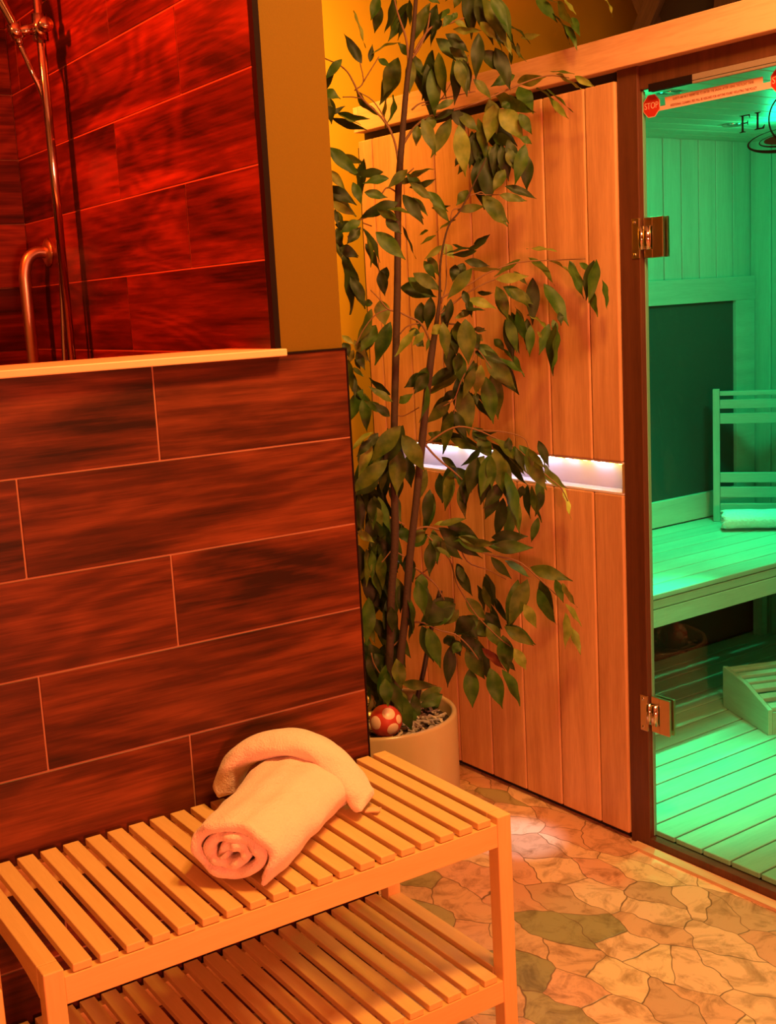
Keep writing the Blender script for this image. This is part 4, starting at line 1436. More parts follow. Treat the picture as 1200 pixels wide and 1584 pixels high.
LEAVES = """1617,2415,2047,1606,2429,2005,25,0,1 1708,2493,2068,1695,2509,2003,24,-49,0 1756,2509,2044,1728,2539,1990,25,-24,1 1743,2473,2062,1747,2480,2014,18,36,2 1549,2416,2009,1566,2407,1942,25,-72,3 1645,2544,1930,1617,2560,1988,26,0,0 1693,2579,1941,1702,2581,1976,15,0,0 1758,2544,1981,1702,2568,1959,23,48,3 1728,2469,1938,1705,2470,1961,20,0,1 1670,2507,1932,1686,2489,1916,16,0,1 1758,2556,1947,1727,2570,1872,42,0,2 1532,2451,1913,1505,2474,1877,21,0,1 1779,2459,2045,1763,2483,1983,28,0,2 1774,2504,1943,1793,2503,1857,31,23,2 1716,2440,1920,1709,2442,1855,26,0,2 1479,2450,1842,1504,2429,1825,25,0,1 1537,2524,1843,1542,2527,1792,28,0,0 1553,2545,1808,1582,2535,1825,12,14,0 1585,2565,1818,1635,2523,1801,24,65,1 1587,2567,1817,1619,2534,1789,20,-33,3 1651,2582,1875,1693,2551,1818,28,73,2 1672,2484,1840,1671,2492,1781,22,62,2 1797,2468,2056,1769,2496,1985,29,18,2 1794,2439,2038,1777,2441,1982,21,-33,0 1763,2339,2002,1743,2345,1979,20,0,1 1775,2335,2007,1762,2339,1991,15,0,1 1848,2386,2076,1846,2377,1978,38,0,0 1817,2292,2034,1848,2259,1937,39,-19,2 1786,2222,2018,1812,2206,1956,28,0,1 1847,2314,1987,1870,2294,1940,22,0,0 1891,2301,1981,1926,2273,1943,21,-46,0 1931,2346,1988,1944,2341,1951,14,44,0 1813,2298,1981,1834,2276,1943,27,0,3 1867,2277,1953,1878,2273,1915,14,30,3 1930,2312,1947,1936,2315,1919,10,13,2 1973,2347,1970,1985,2303,1967,17,58,3 1756,2353,1963,1799,2339,1930,29,0,0 1779,2422,1968,1825,2387,1912,33,0,1 1776,2260,1946,1771,2269,1862,31,0,0 1842,2326,1926,1872,2315,1887,37,0,0 1864,2311,1931,1885,2294,1848,37,0,0 1973,2379,1889,1928,2402,1868,28,0,1 1786,2452,1946,1767,2468,1852,35,-36,0 1745,2398,1895,1745,2397,1801,35,0,1 1746,2372,1924,1753,2363,1837,31,30,2 1736,2303,1896,1733,2302,1812,30,-28,0 1712,2259,1887,1726,2259,1831,29,0,2 1775,2318,1901,1783,2313,1841,27,0,0 1726,2296,1809,1691,2318,1792,17,0,2 1782,2291,1855,1814,2278,1817,22,0,2 1784,2356,1993,1807,2346,1981,15,0,3 1753,2321,1968,1803,2294,1964,20,61,3 1947,2419,1850,1975,2323,1801,40,54,2 1982,2375,1861,1984,2333,1803,39,0,1 1980,2373,1873,1981,2287,1869,31,65,3 1933,2379,1825,1944,2365,1809,21,0,1 1927,2420,1836,1940,2416,1768,39,0,3 1787,2473,2080,1814,2460,2060,23,0,1 1804,2358,2056,1798,2372,2031,20,0,2 1832,2344,2027,1855,2343,1993,22,0,0 1751,2477,1938,1763,2459,1892,20,0,2 1976,2293,2046,1990,2248,1991,27,0,1 1981,2269,2037,1991,2233,2024,14,-61,3 1990,2232,2026,1980,2180,1970,28,61,2 1993,2191,1983,1985,2162,1942,19,19,1 1984,2206,2024,1995,2186,1993,14,-36,3 1989,2092,2005,1987,2061,1962,19,-48,3 1957,2228,1870,1979,2184,1859,18,-52,2 1996,2253,1870,1984,2168,1827,35,-67,3 1928,2115,1839,1954,2088,1817,16,41,3 1993,2323,1849,1984,2256,1792,32,-49,1 1942,2227,1829,1982,2197,1783,24,-57,2 1934,2198,1801,1955,2177,1764,17,38,3 1549,2557,1733,1600,2521,1673,32,0,1 1634,2636,1732,1679,2618,1711,19,45,2 1665,2585,1713,1652,2595,1647,25,28,0 1574,2350,1643,1534,2378,1636,22,0,1 1662,2401,1667,1625,2420,1633,23,0,2 1665,2399,1653,1699,2375,1665,16,49,2 1752,2454,1610,1718,2466,1642,17,10,2 1589,2629,1692,1622,2620,1651,22,0,3 1604,2659,1657,1650,2624,1615,33,0,0 1589,2521,1651,1600,2509,1605,23,0,1 1564,2588,1614,1613,2568,1583,22,29,3 1571,2444,1621,1615,2430,1610,23,0,1 1632,2404,1595,1570,2457,1566,31,4,0 1594,2386,1577,1639,2366,1565,18,-48,2 1666,2427,1613,1695,2402,1553,32,0,0 1691,2423,1607,1713,2406,1570,17,0,1 1580,2595,1560,1621,2563,1548,28,0,0 1534,2419,1537,1506,2424,1509,25,0,0 1538,2523,1546,1537,2510,1504,23,0,0 1543,2524,1503,1567,2494,1480,28,0,0 1544,2420,1537,1569,2403,1470,26,-57,0 1604,2411,1557,1625,2390,1527,25,0,0 1589,2432,1529,1633,2398,1473,37,0,1 1704,2492,1546,1724,2478,1479,26,-62,0 1554,2553,1592,1553,2543,1558,13,1,0 1659,2347,1758,1653,2346,1720,22,0,2 1705,2344,1778,1681,2346,1747,27,0,2 1747,2339,1774,1715,2367,1703,32,0,2 1639,2298,1764,1655,2281,1696,29,0,2 1798,2373,1795,1825,2344,1755,28,0,2 1777,2347,1761,1788,2348,1663,40,0,3 1910,2453,1765,1897,2467,1693,39,0,0 1889,2491,1716,1882,2506,1694,16,0,0 1918,2393,1819,1910,2408,1746,41,0,3 1908,2441,1794,1918,2434,1709,31,-20,2 1926,2379,1808,1958,2345,1742,49,0,3 1942,2327,1791,1965,2317,1750,26,0,1 1941,2430,1755,1974,2398,1729,32,0,1 1954,2444,1788,1983,2400,1735,29,0,0 1906,2401,1725,1925,2386,1676,26,0,2 1892,2338,1717,1898,2326,1647,33,0,0 1899,2260,1710,1882,2275,1634,32,0,1 1878,2294,1706,1886,2286,1662,28,0,2 1927,2308,1734,1949,2299,1721,18,0,1 1887,2390,1699,1882,2382,1602,52,0,0 1870,2302,1659,1844,2309,1615,28,0,2 1655,2390,1649,1700,2359,1663,21,-57,2 1667,2396,1638,1702,2371,1601,22,0,2 1726,2412,1620,1755,2385,1578,23,0,1 1813,2517,1592,1849,2501,1595,14,42,0 1825,2387,1620,1805,2401,1592,26,0,2 1847,2293,1601,1888,2257,1586,21,0,2 1807,2307,1598,1852,2283,1544,38,0,2 1828,2432,1579,1883,2409,1585,21,14,2 1842,2465,1559,1802,2480,1535,17,47,2 1773,2454,1521,1748,2474,1505,13,36,2 1810,2480,1498,1778,2502,1472,17,-19,3 1773,2425,1498,1792,2414,1469,28,0,3 1818,2447,1499,1839,2428,1487,11,-34,0 1800,2359,1483,1842,2341,1510,19,53,0 1795,2327,1477,1745,2350,1472,20,-50,0 1924,2457,1733,1930,2442,1690,29,0,0 1899,2367,1726,1887,2364,1661,28,0,0 1511,2472,1498,1547,2459,1481,27,0,0 1547,2511,1486,1546,2501,1364,44,-39,0 1540,2476,1431,1561,2459,1373,27,0,0 1590,2482,1506,1610,2467,1450,22,-28,0 1669,2546,1443,1669,2534,1391,28,0,0 1756,2588,1404,1801,2549,1389,37,0,0 1738,2502,1434,1783,2465,1394,33,0,2 1796,2523,1476,1818,2515,1432,22,0,2 1721,2452,1363,1717,2461,1308,30,0,0 1738,2436,1374,1733,2448,1307,30,0,0 1694,2592,1373,1698,2585,1318,41,0,3 1646,2554,1369,1629,2567,1368,19,0,1 1634,2545,1353,1598,2558,1281,30,-44,2 1647,2547,1313,1614,2560,1261,40,0,1 1710,2577,1317,1678,2597,1228,39,0,1 1644,2373,1302,1607,2396,1251,24,33,3 1539,2529,1296,1559,2515,1276,14,0,3 1559,2558,1278,1563,2545,1248,26,0,0 1623,2611,1279,1649,2605,1232,22,0,3 1617,2593,1251,1627,2580,1212,22,0,0 1624,2620,1255,1617,2632,1226,17,0,3 1572,2562,1235,1581,2567,1166,25,32,2 1635,2644,1208,1653,2628,1190,12,0,3 1676,2384,1294,1658,2401,1268,18,0,3 1693,2439,1274,1700,2424,1262,21,0,0 1673,2305,1309,1656,2321,1294,25,0,3 1635,2308,1282,1633,2315,1258,9,-13,1 1683,2390,1197,1660,2408,1166,32,0,0 1774,2380,1447,1763,2378,1413,25,0,0 1734,2267,1433,1695,2299,1377,31,0,2 1747,2305,1454,1784,2273,1441,20,0,0 1774,2319,1437,1827,2289,1431,22,66,3 1939,2342,1453,1890,2367,1421,23,36,2 1812,2274,1409,1871,2243,1412,24,20,3 1727,2291,1386,1729,2277,1353,18,0,0 1752,2375,1367,1747,2384,1315,21,0,0 1769,2329,1365,1816,2298,1344,25,0,3 1730,2294,1342,1762,2266,1340,15,-49,0 1851,2324,1391,1874,2317,1324,30,0,2 1783,2305,1378,1806,2287,1378,11,50,0 1724,2321,1325,1764,2306,1340,16,-16,2 1669,2296,1316,1672,2294,1245,27,0,2 1733,2296,1319,1732,2290,1230,45,0,2 1748,2367,1299,1748,2355,1244,25,0,0 1734,2370,1257,1745,2373,1198,32,0,0 1812,2368,1295,1833,2353,1290,14,0,2 1824,2376,1279,1836,2370,1266,19,0,2 1840,2399,1254,1877,2364,1224,26,0,1 1932,2442,1263,1947,2427,1237,22,0,1 1950,2427,1235,1973,2390,1175,27,-43,1 1912,2364,1315,1928,2354,1241,28,0,1 1977,2408,1337,1979,2366,1257,32,-48,2 1929,2366,1380,1968,2341,1350,31,0,2 1742,2339,1315,1753,2345,1262,32,0,2 1800,2363,1289,1812,2355,1251,28,0,0 1744,2339,1240,1731,2339,1198,25,0,1 1969,2347,1480,1988,2275,1470,27,-53,3 1960,2332,1456,1981,2277,1396,30,-31,2 1992,2301,1448,1996,2231,1416,28,-60,3 1993,2223,1441,1994,2185,1365,31,-34,1 1988,2181,1436,1994,2148,1415,14,19,1 1976,2112,1438,1966,2127,1355,30,-29,1 1987,2106,1393,1990,2098,1336,21,-42,1 1978,2341,1406,1978,2346,1309,36,0,0 1888,2321,1385,1922,2300,1346,28,0,2 1975,2295,1390,1988,2238,1303,38,-22,1 1936,2360,1426,1958,2344,1397,14,11,2 1980,2366,1319,1978,2300,1288,27,-57,3 1945,2233,1307,1946,2222,1275,16,0,1 1918,2189,1290,1900,2186,1201,33,-56,1 1954,2258,1296,1929,2263,1235,28,0,1 1964,2338,1293,1955,2334,1228,24,5,1 1959,2413,1321,1965,2398,1239,30,28,1 1956,2378,1328,1974,2359,1257,27,45,1 1904,2229,1269,1890,2225,1283,9,0,3 1624,2635,1168,1655,2628,1094,29,-56,0 1593,2573,1215,1613,2569,1194,11,0,2 1609,2623,1218,1608,2615,1168,18,0,2 1561,2361,1143,1523,2388,1176,21,35,2 1603,2439,1101,1573,2454,1131,22,0,0 1579,2358,1138,1600,2338,1156,19,0,1 1666,2362,1198,1641,2378,1159,30,0,0 1660,2359,1169,1647,2376,1096,27,-51,1 1607,2404,1077,1551,2437,1004,43,0,2 1529,2401,1072,1486,2421,1034,22,54,3 1533,2416,1053,1502,2426,1021,22,0,0 1553,2449,1042,1525,2461,972,28,0,3 1584,2460,1049,1573,2474,1020,24,0,0 1628,2425,1053,1668,2409,974,42,0,2 1630,2452,1018,1622,2453,920,44,0,2 1559,2394,1002,1494,2440,936,39,0,2 1700,2518,984,1699,2505,919,34,0,0 1616,2446,1031,1593,2462,997,22,0,0 1801,2418,1191,1740,2463,1144,32,15,2 1846,2503,1139,1827,2524,1115,22,0,0 1794,2454,1116,1752,2490,1072,31,0,2 1919,2460,1217,1963,2417,1146,47,0,2 1901,2386,1217,1938,2350,1181,22,-32,1 1893,2452,1200,1883,2462,1135,32,0,3 1844,2415,1197,1828,2438,1133,26,0,2 1854,2480,1146,1859,2469,1041,49,0,2 1903,2446,1168,1916,2442,1066,42,0,1 1910,2494,1126,1936,2483,1074,21,-46,0 1882,2466,1130,1879,2456,1106,17,0,0 1792,2446,1092,1781,2466,1005,33,28,2 1825,2482,1090,1840,2458,1026,27,0,0 1780,2474,1041,1761,2494,1025,24,0,2 1841,2544,1003,1805,2571,1010,16,40,0 1799,2464,1025,1858,2436,994,26,33,2 1827,2396,1039,1857,2364,1040,16,40,0 1791,2289,1037,1849,2245,960,38,-49,2 1838,2399,1025,1855,2378,981,36,0,2 1833,2387,1007,1792,2406,967,22,-49,0 1785,2314,992,1747,2342,935,35,0,2 1783,2269,1012,1796,2259,918,39,0,2 1769,2271,1000,1747,2278,916,37,0,1 1824,2240,1012,1831,2222,966,21,0,0 1860,2237,1010,1863,2236,956,23,0,2 1858,2422,1208,1837,2431,1183,22,0,1 1797,2283,1008,1809,2281,918,33,-18,2 1782,2228,958,1800,2216,844,42,-37,1 1833,2251,1007,1851,2249,965,20,0,0 1828,2281,1014,1856,2255,952,26,29,2 1897,2290,982,1924,2259,909,38,0,2 1851,2225,1009,1876,2205,968,19,41,2 1986,2330,945,1984,2249,902,33,57,3 1990,2265,893,1988,2240,828,25,-54,4 1979,2325,961,1990,2330,929,12,-61,2 1778,2293,964,1768,2308,889,34,0,0 1806,2271,928,1769,2292,879,34,0,0 1867,2350,874,1859,2369,783,34,-16,0 1765,2261,999,1772,2270,930,25,7,1 1939,2340,899,1936,2331,828,26,46,0 1928,2309,900,1936,2290,824,28,52,2 1981,2348,908,1991,2354,854,24,0,1 1988,2361,807,1981,2379,751,22,11,1 1892,2302,908,1891,2311,881,20,0,0 1763,2386,914,1766,2375,847,24,18,2 1768,2425,942,1750,2430,863,29,0,2 1814,2516,959,1866,2490,887,33,-35,0 1811,2521,971,1835,2499,945,18,0,0 1818,2545,925,1814,2535,861,24,0,0 1772,2404,958,1796,2386,912,29,0,0 1689,2373,832,1740,2346,842,21,-36,2 1701,2391,819,1768,2336,751,40,19,0 1693,2309,810,1757,2259,793,30,48,2 1858,2394,749,1932,2339,742,33,8,1 1574,2459,948,1535,2493,917,30,0,0 1603,2509,896,1617,2490,821,28,-22,1 1548,2452,907,1548,2454,855,23,0,0 1544,2504,907,1539,2495,832,27,-18,0 1569,2471,881,1583,2470,838,24,0,2 1679,2514,945,1654,2518,871,28,17,0 1759,2522,944,1738,2546,864,32,0,2 1771,2526,890,1755,2524,806,30,13,0 1807,2527,925,1809,2526,862,35,0,0 1762,2414,951,1746,2423,867,31,31,2 1764,2371,914,1768,2377,852,22,32,1 1729,2457,814,1784,2417,815,24,-54,3 1718,2585,794,1724,2571,759,30,0,1 1697,2450,805,1672,2480,780,34,0,2 1680,2404,784,1674,2405,712,31,0,0 1582,2508,848,1576,2508,786,36,0,0 1545,2519,818,1569,2493,794,21,0,3 1588,2589,765,1583,2579,700,34,0,0 1593,2538,759,1591,2537,693,24,-36,1 1604,2569,758,1625,2542,773,29,0,0 1698,2597,729,1701,2598,677,25,0,1 1688,2525,733,1692,2510,674,34,0,0 1663,2423,704,1653,2416,657,33,0,1 1636,2658,657,1670,2625,617,38,0,0 1705,2434,796,1732,2413,750,29,0,2 1651,2339,786,1678,2322,760,15,-37,2 1714,2342,730,1721,2327,690,19,0,0 1618,2620,670,1646,2598,592,38,0,0 1632,2397,695,1640,2390,624,35,0,1 1637,2451,648,1637,2441,568,29,-55,1 1746,2407,616,1681,2456,571,58,0,1 1755,2404,600,1730,2425,568,29,0,2 1823,2439,562,1792,2466,527,45,0,0 1638,2371,582,1659,2363,493,38,0,1 1812,2523,469,1796,2521,376,36,0,0 1779,2438,505,1764,2444,481,27,0,1 1617,2594,587,1623,2592,571,15,0,3 1607,2575,575,1643,2555,513,30,0,0 1596,2586,572,1607,2572,516,21,20,2 1582,2532,494,1613,2507,442,34,0,0 1560,2528,495,1583,2518,415,37,0,0 1513,2383,479,1512,2375,422,33,0,1 1541,2371,524,1548,2367,460,35,0,2 1620,2471,424,1678,2423,417,27,11,2 1740,2471,366,1686,2492,342,32,0,1 1592,2452,417,1598,2436,365,36,0,2 1597,2466,625,1601,2474,568,26,0,0 1598,2601,502,1600,2592,446,23,0,0 1646,2500,665,1641,2494,607,22,0,0 1825,2349,761,1904,2307,752,34,0,1 1694,2303,811,1746,2273,790,23,-16,2 1868,2406,717,1905,2385,666,24,11,1 1939,2440,691,1971,2393,654,25,-43,1 1727,2362,729,1757,2353,656,29,28,0 1938,2334,690,1985,2254,665,35,0,2 1912,2213,682,1927,2207,631,22,0,1 1873,2144,692,1896,2127,640,21,50,3 1937,2206,618,1966,2191,567,22,-40,3 1930,2203,597,1931,2208,518,29,-39,3 1996,2255,539,1993,2224,484,23,-28,3 1889,2294,672,1852,2317,572,43,0,2 1920,2289,644,1955,2272,562,33,30,1 1853,2263,623,1877,2255,568,28,0,3 1864,2433,663,1879,2418,590,27,41,0 1855,2428,638,1874,2427,580,22,37,2 1892,2445,580,1913,2436,522,22,37,0 1781,2403,626,1818,2383,575,32,0,2 1840,2395,551,1858,2379,496,38,0,2 1854,2466,540,1880,2448,502,42,0,2 1836,2320,558,1881,2280,515,31,0,2 1796,2238,527,1816,2225,480,28,0,3 1868,2371,517,1870,2360,434,44,0,1 1839,2421,479,1879,2395,427,25,-22,5 1825,2303,478,1841,2297,452,14,0,0 1805,2468,561,1834,2442,509,44,0,0 1818,2474,515,1831,2455,470,36,0,0 1819,2463,471,1856,2449,398,44,0,2 1853,2469,472,1881,2457,385,33,-36,0 1836,2476,412,1833,2467,324,42,0,1 1787,2324,458,1800,2304,371,43,0,1 1812,2306,453,1842,2289,371,32,-28,1 1813,2515,489,1828,2507,450,33,0,0 1550,2427,480,1545,2436,396,30,19,1 1570,2419,422,1597,2412,333,43,0,1 1661,2483,381,1664,2475,320,27,0,1 1758,2501,354,1710,2543,293,38,0,1 1644,2477,355,1638,2469,307,32,0,1 1624,2522,550,1650,2506,463,35,-2,0 1600,2539,1146,1600,2539,1068,30,10,1 1668,2605,394,1663,2608,316,30,-41,0 1587,2574,385,1586,2575,294,35,15,2 1702,2608,815,1676,2625,728,35,-7,0 1641,2517,914,1660,2505,828,34,-49,2 1597,2565,737,1616,2553,644,36,-34,1 1639,2595,845,1649,2588,771,28,3,0 1654,2606,977,1630,2621,885,36,-23,2 1676,2568,1032,1685,2562,960,28,-23,1 1609,2519,750,1609,2519,672,30,18,2 1626,2551,785,1654,2533,684,41,-13,0 1709,2613,1050,1700,2619,964,33,-39,1 1667,2635,546,1677,2628,474,28,-16,2 1635,2555,837,1657,2540,744,37,38,1 1643,2575,678,1658,2565,603,30,-55,2 1638,2576,498,1600,2600,415,36,-40,0 1612,2580,1032,1608,2582,938,36,-42,2 1590,2561,489,1598,2556,380,42,-25,0 1668,2599,760,1659,2605,676,32,-8,2 1607,2516,605,1632,2500,518,35,-1,0 1670,2624,1008,1647,2639,936,29,47,2 1649,2617,746,1606,2645,656,40,24,2 1662,2584,674,1676,2575,568,41,-53,2 1648,2506,1010,1616,2527,939,31,-8,0 1588,2560,863,1559,2579,801,27,-6,2 1583,2568,416,1610,2550,320,38,-4,2 1582,2566,410,1561,2580,319,36,33,1 1632,2570,473,1662,2550,374,40,29,2 1688,2608,997,1690,2607,898,38,-50,0 1654,2604,378,1623,2624,284,38,0,1 1666,2595,661,1638,2614,572,36,-42,0 1665,2600,790,1689,2584,686,41,-45,2 1643,2619,1154,1606,2643,1073,35,6,1 1659,2572,807,1687,2554,718,36,-34,2 1613,2561,824,1630,2550,748,30,49,0 1639,2548,787,1603,2571,701,37,-45,1 1617,2561,917,1642,2545,822,38,31,0 1663,2593,445,1682,2581,336,42,-45,0 1611,2584,467,1588,2599,386,32,23,2 1644,2631,373,1641,2633,260,43,20,1 1614,2616,868,1605,2622,792,29,-1,0 1642,2548,475,1629,2556,400,29,51,2 1579,2544,638,1570,2550,532,40,-26,1 1620,2593,803,1645,2577,717,35,-44,2 1608,2536,1016,1623,2526,914,40,-47,2"""
BRANCHES = {'trunk':[[[1590,2503,366,14.7],[1604,2494,518,13.0],[1613,2489,651,12.9],[1627,2479,798,12.8],[1632,2476,975,11.9],[1643,2469,1164,11.7],[1656,2461,1364,11.6],[1663,2456,1500,10.7],[1670,2451,1634,10.7],[1681,2444,1736,9.8],[1696,2434,1865,8.3],[1708,2427,1936,7.5],[1717,2421,2007,6.7],[1726,2415,2090,5.9]],[[1602,2478,379,13.8],[1618,2467,504,12.9],[1634,2457,620,12.9],[1647,2448,750,12.8],[1665,2437,879,11.9],[1681,2427,1006,12.6],[1696,2416,1130,11.7],[1711,2407,1238,11.6],[1724,2398,1314,7.7],[1733,2393,1374,4.6],[1737,2390,1449,3.4],[1748,2383,1509,3.1],[1760,2375,1545,2.7],[1781,2361,1573,2.7],[1806,2345,1623,2.4],[1836,2326,1688,2.1]]],'stake':[[[1672,2486,360,6.6],[1689,2475,437,6.6],[1705,2465,521,6.6],[1718,2456,588,6.5],[1733,2446,647,6.5]]],'branch':[[[1702,2431,1912,3.0],[1699,2432,1965,2.7],[1685,2441,2023,2.2],[1679,2446,2065,1.9]],[[1713,2423,1933,3.0],[1729,2413,1961,2.7],[1750,2399,1988,2.4],[1778,2381,1992,2.1],[1813,2358,2004,1.8]],[[1707,2427,1919,2.7],[1723,2417,1942,2.4],[1740,2406,1980,2.1],[1748,2401,2019,1.8]],[[1674,2449,1675,3.0],[1666,2454,1744,2.7],[1644,2468,1793,2.4],[1608,2492,1839,2.4],[1593,2501,1875,2.2],[1583,2508,1898,1.9],[1568,2518,1915,1.8],[1540,2536,1932,1.5]],[[1608,2492,1839,1.5],[1589,2504,1843,1.4],[1570,2516,1844,1.2]],[[1663,2456,1759,1.8],[1644,2468,1804,1.5],[1627,2479,1834,1.4],[1604,2494,1852,1.2]],[[1594,2501,1857,1.5],[1612,2489,1875,1.5],[1608,2492,1918,1.3]],[[1612,2489,1875,1.5],[1630,2477,1905,1.3],[1645,2468,1929,1.2]],[[1703,2430,1807,2.3],[1721,2418,1821,1.8],[1753,2398,1826,1.7],[1791,2373,1834,1.5],[1829,2348,1841,1.4]],[[1682,2444,1729,3.6],[1706,2428,1766,3.0],[1739,2407,1791,2.7],[1796,2369,1804,2.4],[1854,2332,1824,2.3],[1911,2295,1849,2.0],[1969,2257,1867,1.7],[1992,2206,1855,1.3]],[[1723,2417,1816,1.4],[1759,2393,1825,1.4],[1786,2376,1867,1.2],[1812,2359,1887,1.2],[1818,2355,1922,1.2]],[[1808,2362,1606,1.7],[1825,2351,1611,1.5],[1834,2345,1613,1.4],[1843,2339,1602,1.2]],[[1825,2351,1609,1.4],[1847,2337,1606,1.2],[1872,2320,1605,1.1]],[[1791,2373,1579,1.5],[1775,2383,1575,1.5],[1770,2386,1553,1.4]],[[1666,2454,1492,2.3],[1662,2456,1575,1.8],[1641,2470,1584,1.7],[1608,2491,1571,1.5],[1575,2513,1558,1.4]],[[1671,2451,1619,2.1],[1649,2465,1635,1.8],[1636,2473,1621,1.5]],[[1672,2450,1648,1.8],[1702,2430,1676,1.5]],[[1596,2499,1557,1.5],[1614,2488,1548,1.4]],[[1592,2502,1547,1.4],[1575,2513,1539,1.2],[1564,2520,1526,1.2]],[[1742,2405,1371,2.8],[1768,2388,1385,2.3],[1801,2366,1401,2.0],[1841,2340,1426,1.8],[1900,2302,1446,1.7],[1977,2252,1447,1.5],[1994,2169,1445,1.4]],[[1733,2410,1329,2.8],[1767,2388,1357,2.3],[1800,2367,1383,2.0],[1847,2337,1407,1.7],[1886,2311,1414,1.5]],[[1744,2403,1359,2.0],[1756,2396,1404,1.7],[1758,2394,1464,1.5],[1759,2393,1494,1.4]],[[1721,2418,1253,3.1],[1712,2424,1292,2.6],[1698,2433,1319,2.5],[1678,2446,1332,2.3],[1656,2460,1346,2.0],[1637,2473,1353,1.9],[1620,2484,1379,1.5],[1604,2494,1400,1.4]],[[1698,2433,1316,1.9],[1674,2449,1310,1.7],[1655,2461,1289,1.6]],[[1637,2473,1353,1.5],[1610,2490,1340,1.5],[1585,2506,1307,1.4],[1568,2518,1270,1.2]],[[1752,2398,1312,2.3],[1785,2377,1303,2.0],[1803,2365,1271,1.9],[1806,2363,1232,1.9],[1790,2373,1199,1.7],[1776,2383,1168,1.7],[1767,2388,1141,1.6],[1759,2394,1126,1.6],[1740,2406,1114,1.4]],[[1806,2363,1255,1.6],[1821,2353,1234,1.4],[1840,2341,1198,1.4]],[[1767,2388,1144,1.4],[1760,2393,1094,1.3]],[[1817,2356,1228,1.2],[1818,2355,1208,1.1]],[[1636,2473,1102,1.6],[1655,2461,1095,1.4],[1672,2450,1103,1.3],[1690,2439,1114,1.3]],[[1692,2437,1035,3.2],[1707,2428,1009,2.8],[1729,2413,979,2.5],[1752,2398,955,2.2],[1775,2383,926,1.9]],[[1694,2436,1019,2.4],[1756,2395,1060,2.2],[1802,2365,1053,2.0],[1848,2336,1025,1.9],[1887,2311,999,1.9],[1919,2290,960,1.7],[1951,2269,923,1.6],[1974,2254,897,1.6],[1987,2245,864,1.4]],[[1809,2361,1051,1.6],[1861,2327,1043,1.6],[1901,2302,1025,1.4],[1910,2295,997,1.3]],[[1625,2480,847,2.4],[1634,2475,838,1.9],[1648,2465,826,1.6]],[[1667,2454,812,2.9],[1694,2436,818,2.6],[1733,2410,801,2.4],[1772,2385,769,2.2],[1818,2355,740,2.1],[1878,2316,720,1.9],[1918,2290,677,1.8],[1960,2263,625,1.6]],[[1754,2397,790,1.9],[1774,2384,726,1.8],[1817,2356,701,1.6],[1854,2332,675,1.4]],[[1693,2436,797,2.1],[1737,2408,734,1.9],[1749,2400,675,1.8],[1770,2386,624,1.6],[1793,2372,581,1.6],[1832,2346,528,1.5],[1858,2329,501,1.3]],[[1619,2484,766,1.9],[1637,2473,752,1.6],[1644,2468,745,1.4]],[[1619,2484,766,1.6],[1603,2495,743,1.4],[1596,2499,735,1.3]],[[1628,2478,542,2.9],[1646,2467,574,2.4],[1677,2447,574,2.3],[1710,2425,553,2.1],[1744,2403,539,1.9],[1770,2386,507,1.8],[1789,2374,472,1.6]],[[1665,2454,717,2.1],[1689,2439,691,2.1],[1708,2427,668,1.9],[1723,2417,631,1.8]],[[1664,2455,688,1.9],[1692,2437,712,1.8],[1719,2420,733,1.6]],[[1604,2494,425,2.1],[1583,2508,444,1.8],[1568,2518,478,1.6],[1564,2520,504,1.5]],[[1611,2490,518,1.9],[1631,2477,542,1.6],[1640,2471,558,1.3]]]}


for kind in ('trunk', 'stake', 'branch'):
    for line in BRANCHES[kind]:
        pts = [Vector((a / 1000, b / 1000, c / 1000)) - PC for a, b, c, r in line]
        rad = [r * (0.78 if kind == 'trunk' else 1.0) / 1000 for *_, r in line]
        if kind in ('trunk', 'stake'):
            pts = [Vector((pts[0].x, pts[0].y, 0.30))] + pts
            rad = [rad[0] * 1.1] + rad
        sp = smooth_path([(*p, q) for p, q in zip(pts, rad)], 4)
        mb = MB()
        mb.tube([p[:3] for p in sp], [max(p[3], 0.0007) for p in sp], 10 if kind == 'trunk' else 7)
        mb.build(kind, M[{'trunk': 'bark', 'stake': 'stake', 'branch': 'twig'}[kind]], pf)

# leaves: pointed ovals with a folded midrib, wavy edge and a drooping tip
fm = MB()
FRONT = Vector((-0.5, -0.8, 0.25)).normalized()
lr = random.Random(21)
NL, NW = 11, 2
recs = [[int(q) for q in rec.split(',')] for rec in LEAVES.split()]
for rec in list(recs):
    if lr.random() < 0.6 and rec[8] in (0, 1, 2):
        # a second leaf sprouting a little farther back from the same twig
        k = lr.uniform(15, 55)
        sh = [0.42 * k + lr.uniform(-22, 22), 0.72 * k + lr.uniform(-22, 22), lr.uniform(-24, 24)]
        tl = [lr.uniform(-18, 18), lr.uniform(-18, 18), lr.uniform(-14, 8)]
        nb = [rec[i] + sh[i] for i in range(3)]
        nt = [rec[3 + i] + sh[i] + tl[i] for i in range(3)]
        if max(nb[0] * S_D.x + nb[1] * S_D.y, nt[0] * S_D.x + nt[1] * S_D.y) < 2095 and min(nb[0], nt[0]) > 1290:
            recs.append(nb + nt + [rec[6], rec[7] * lr.choice((-1, 1)), lr.choice((0, 0, 1, 2))])
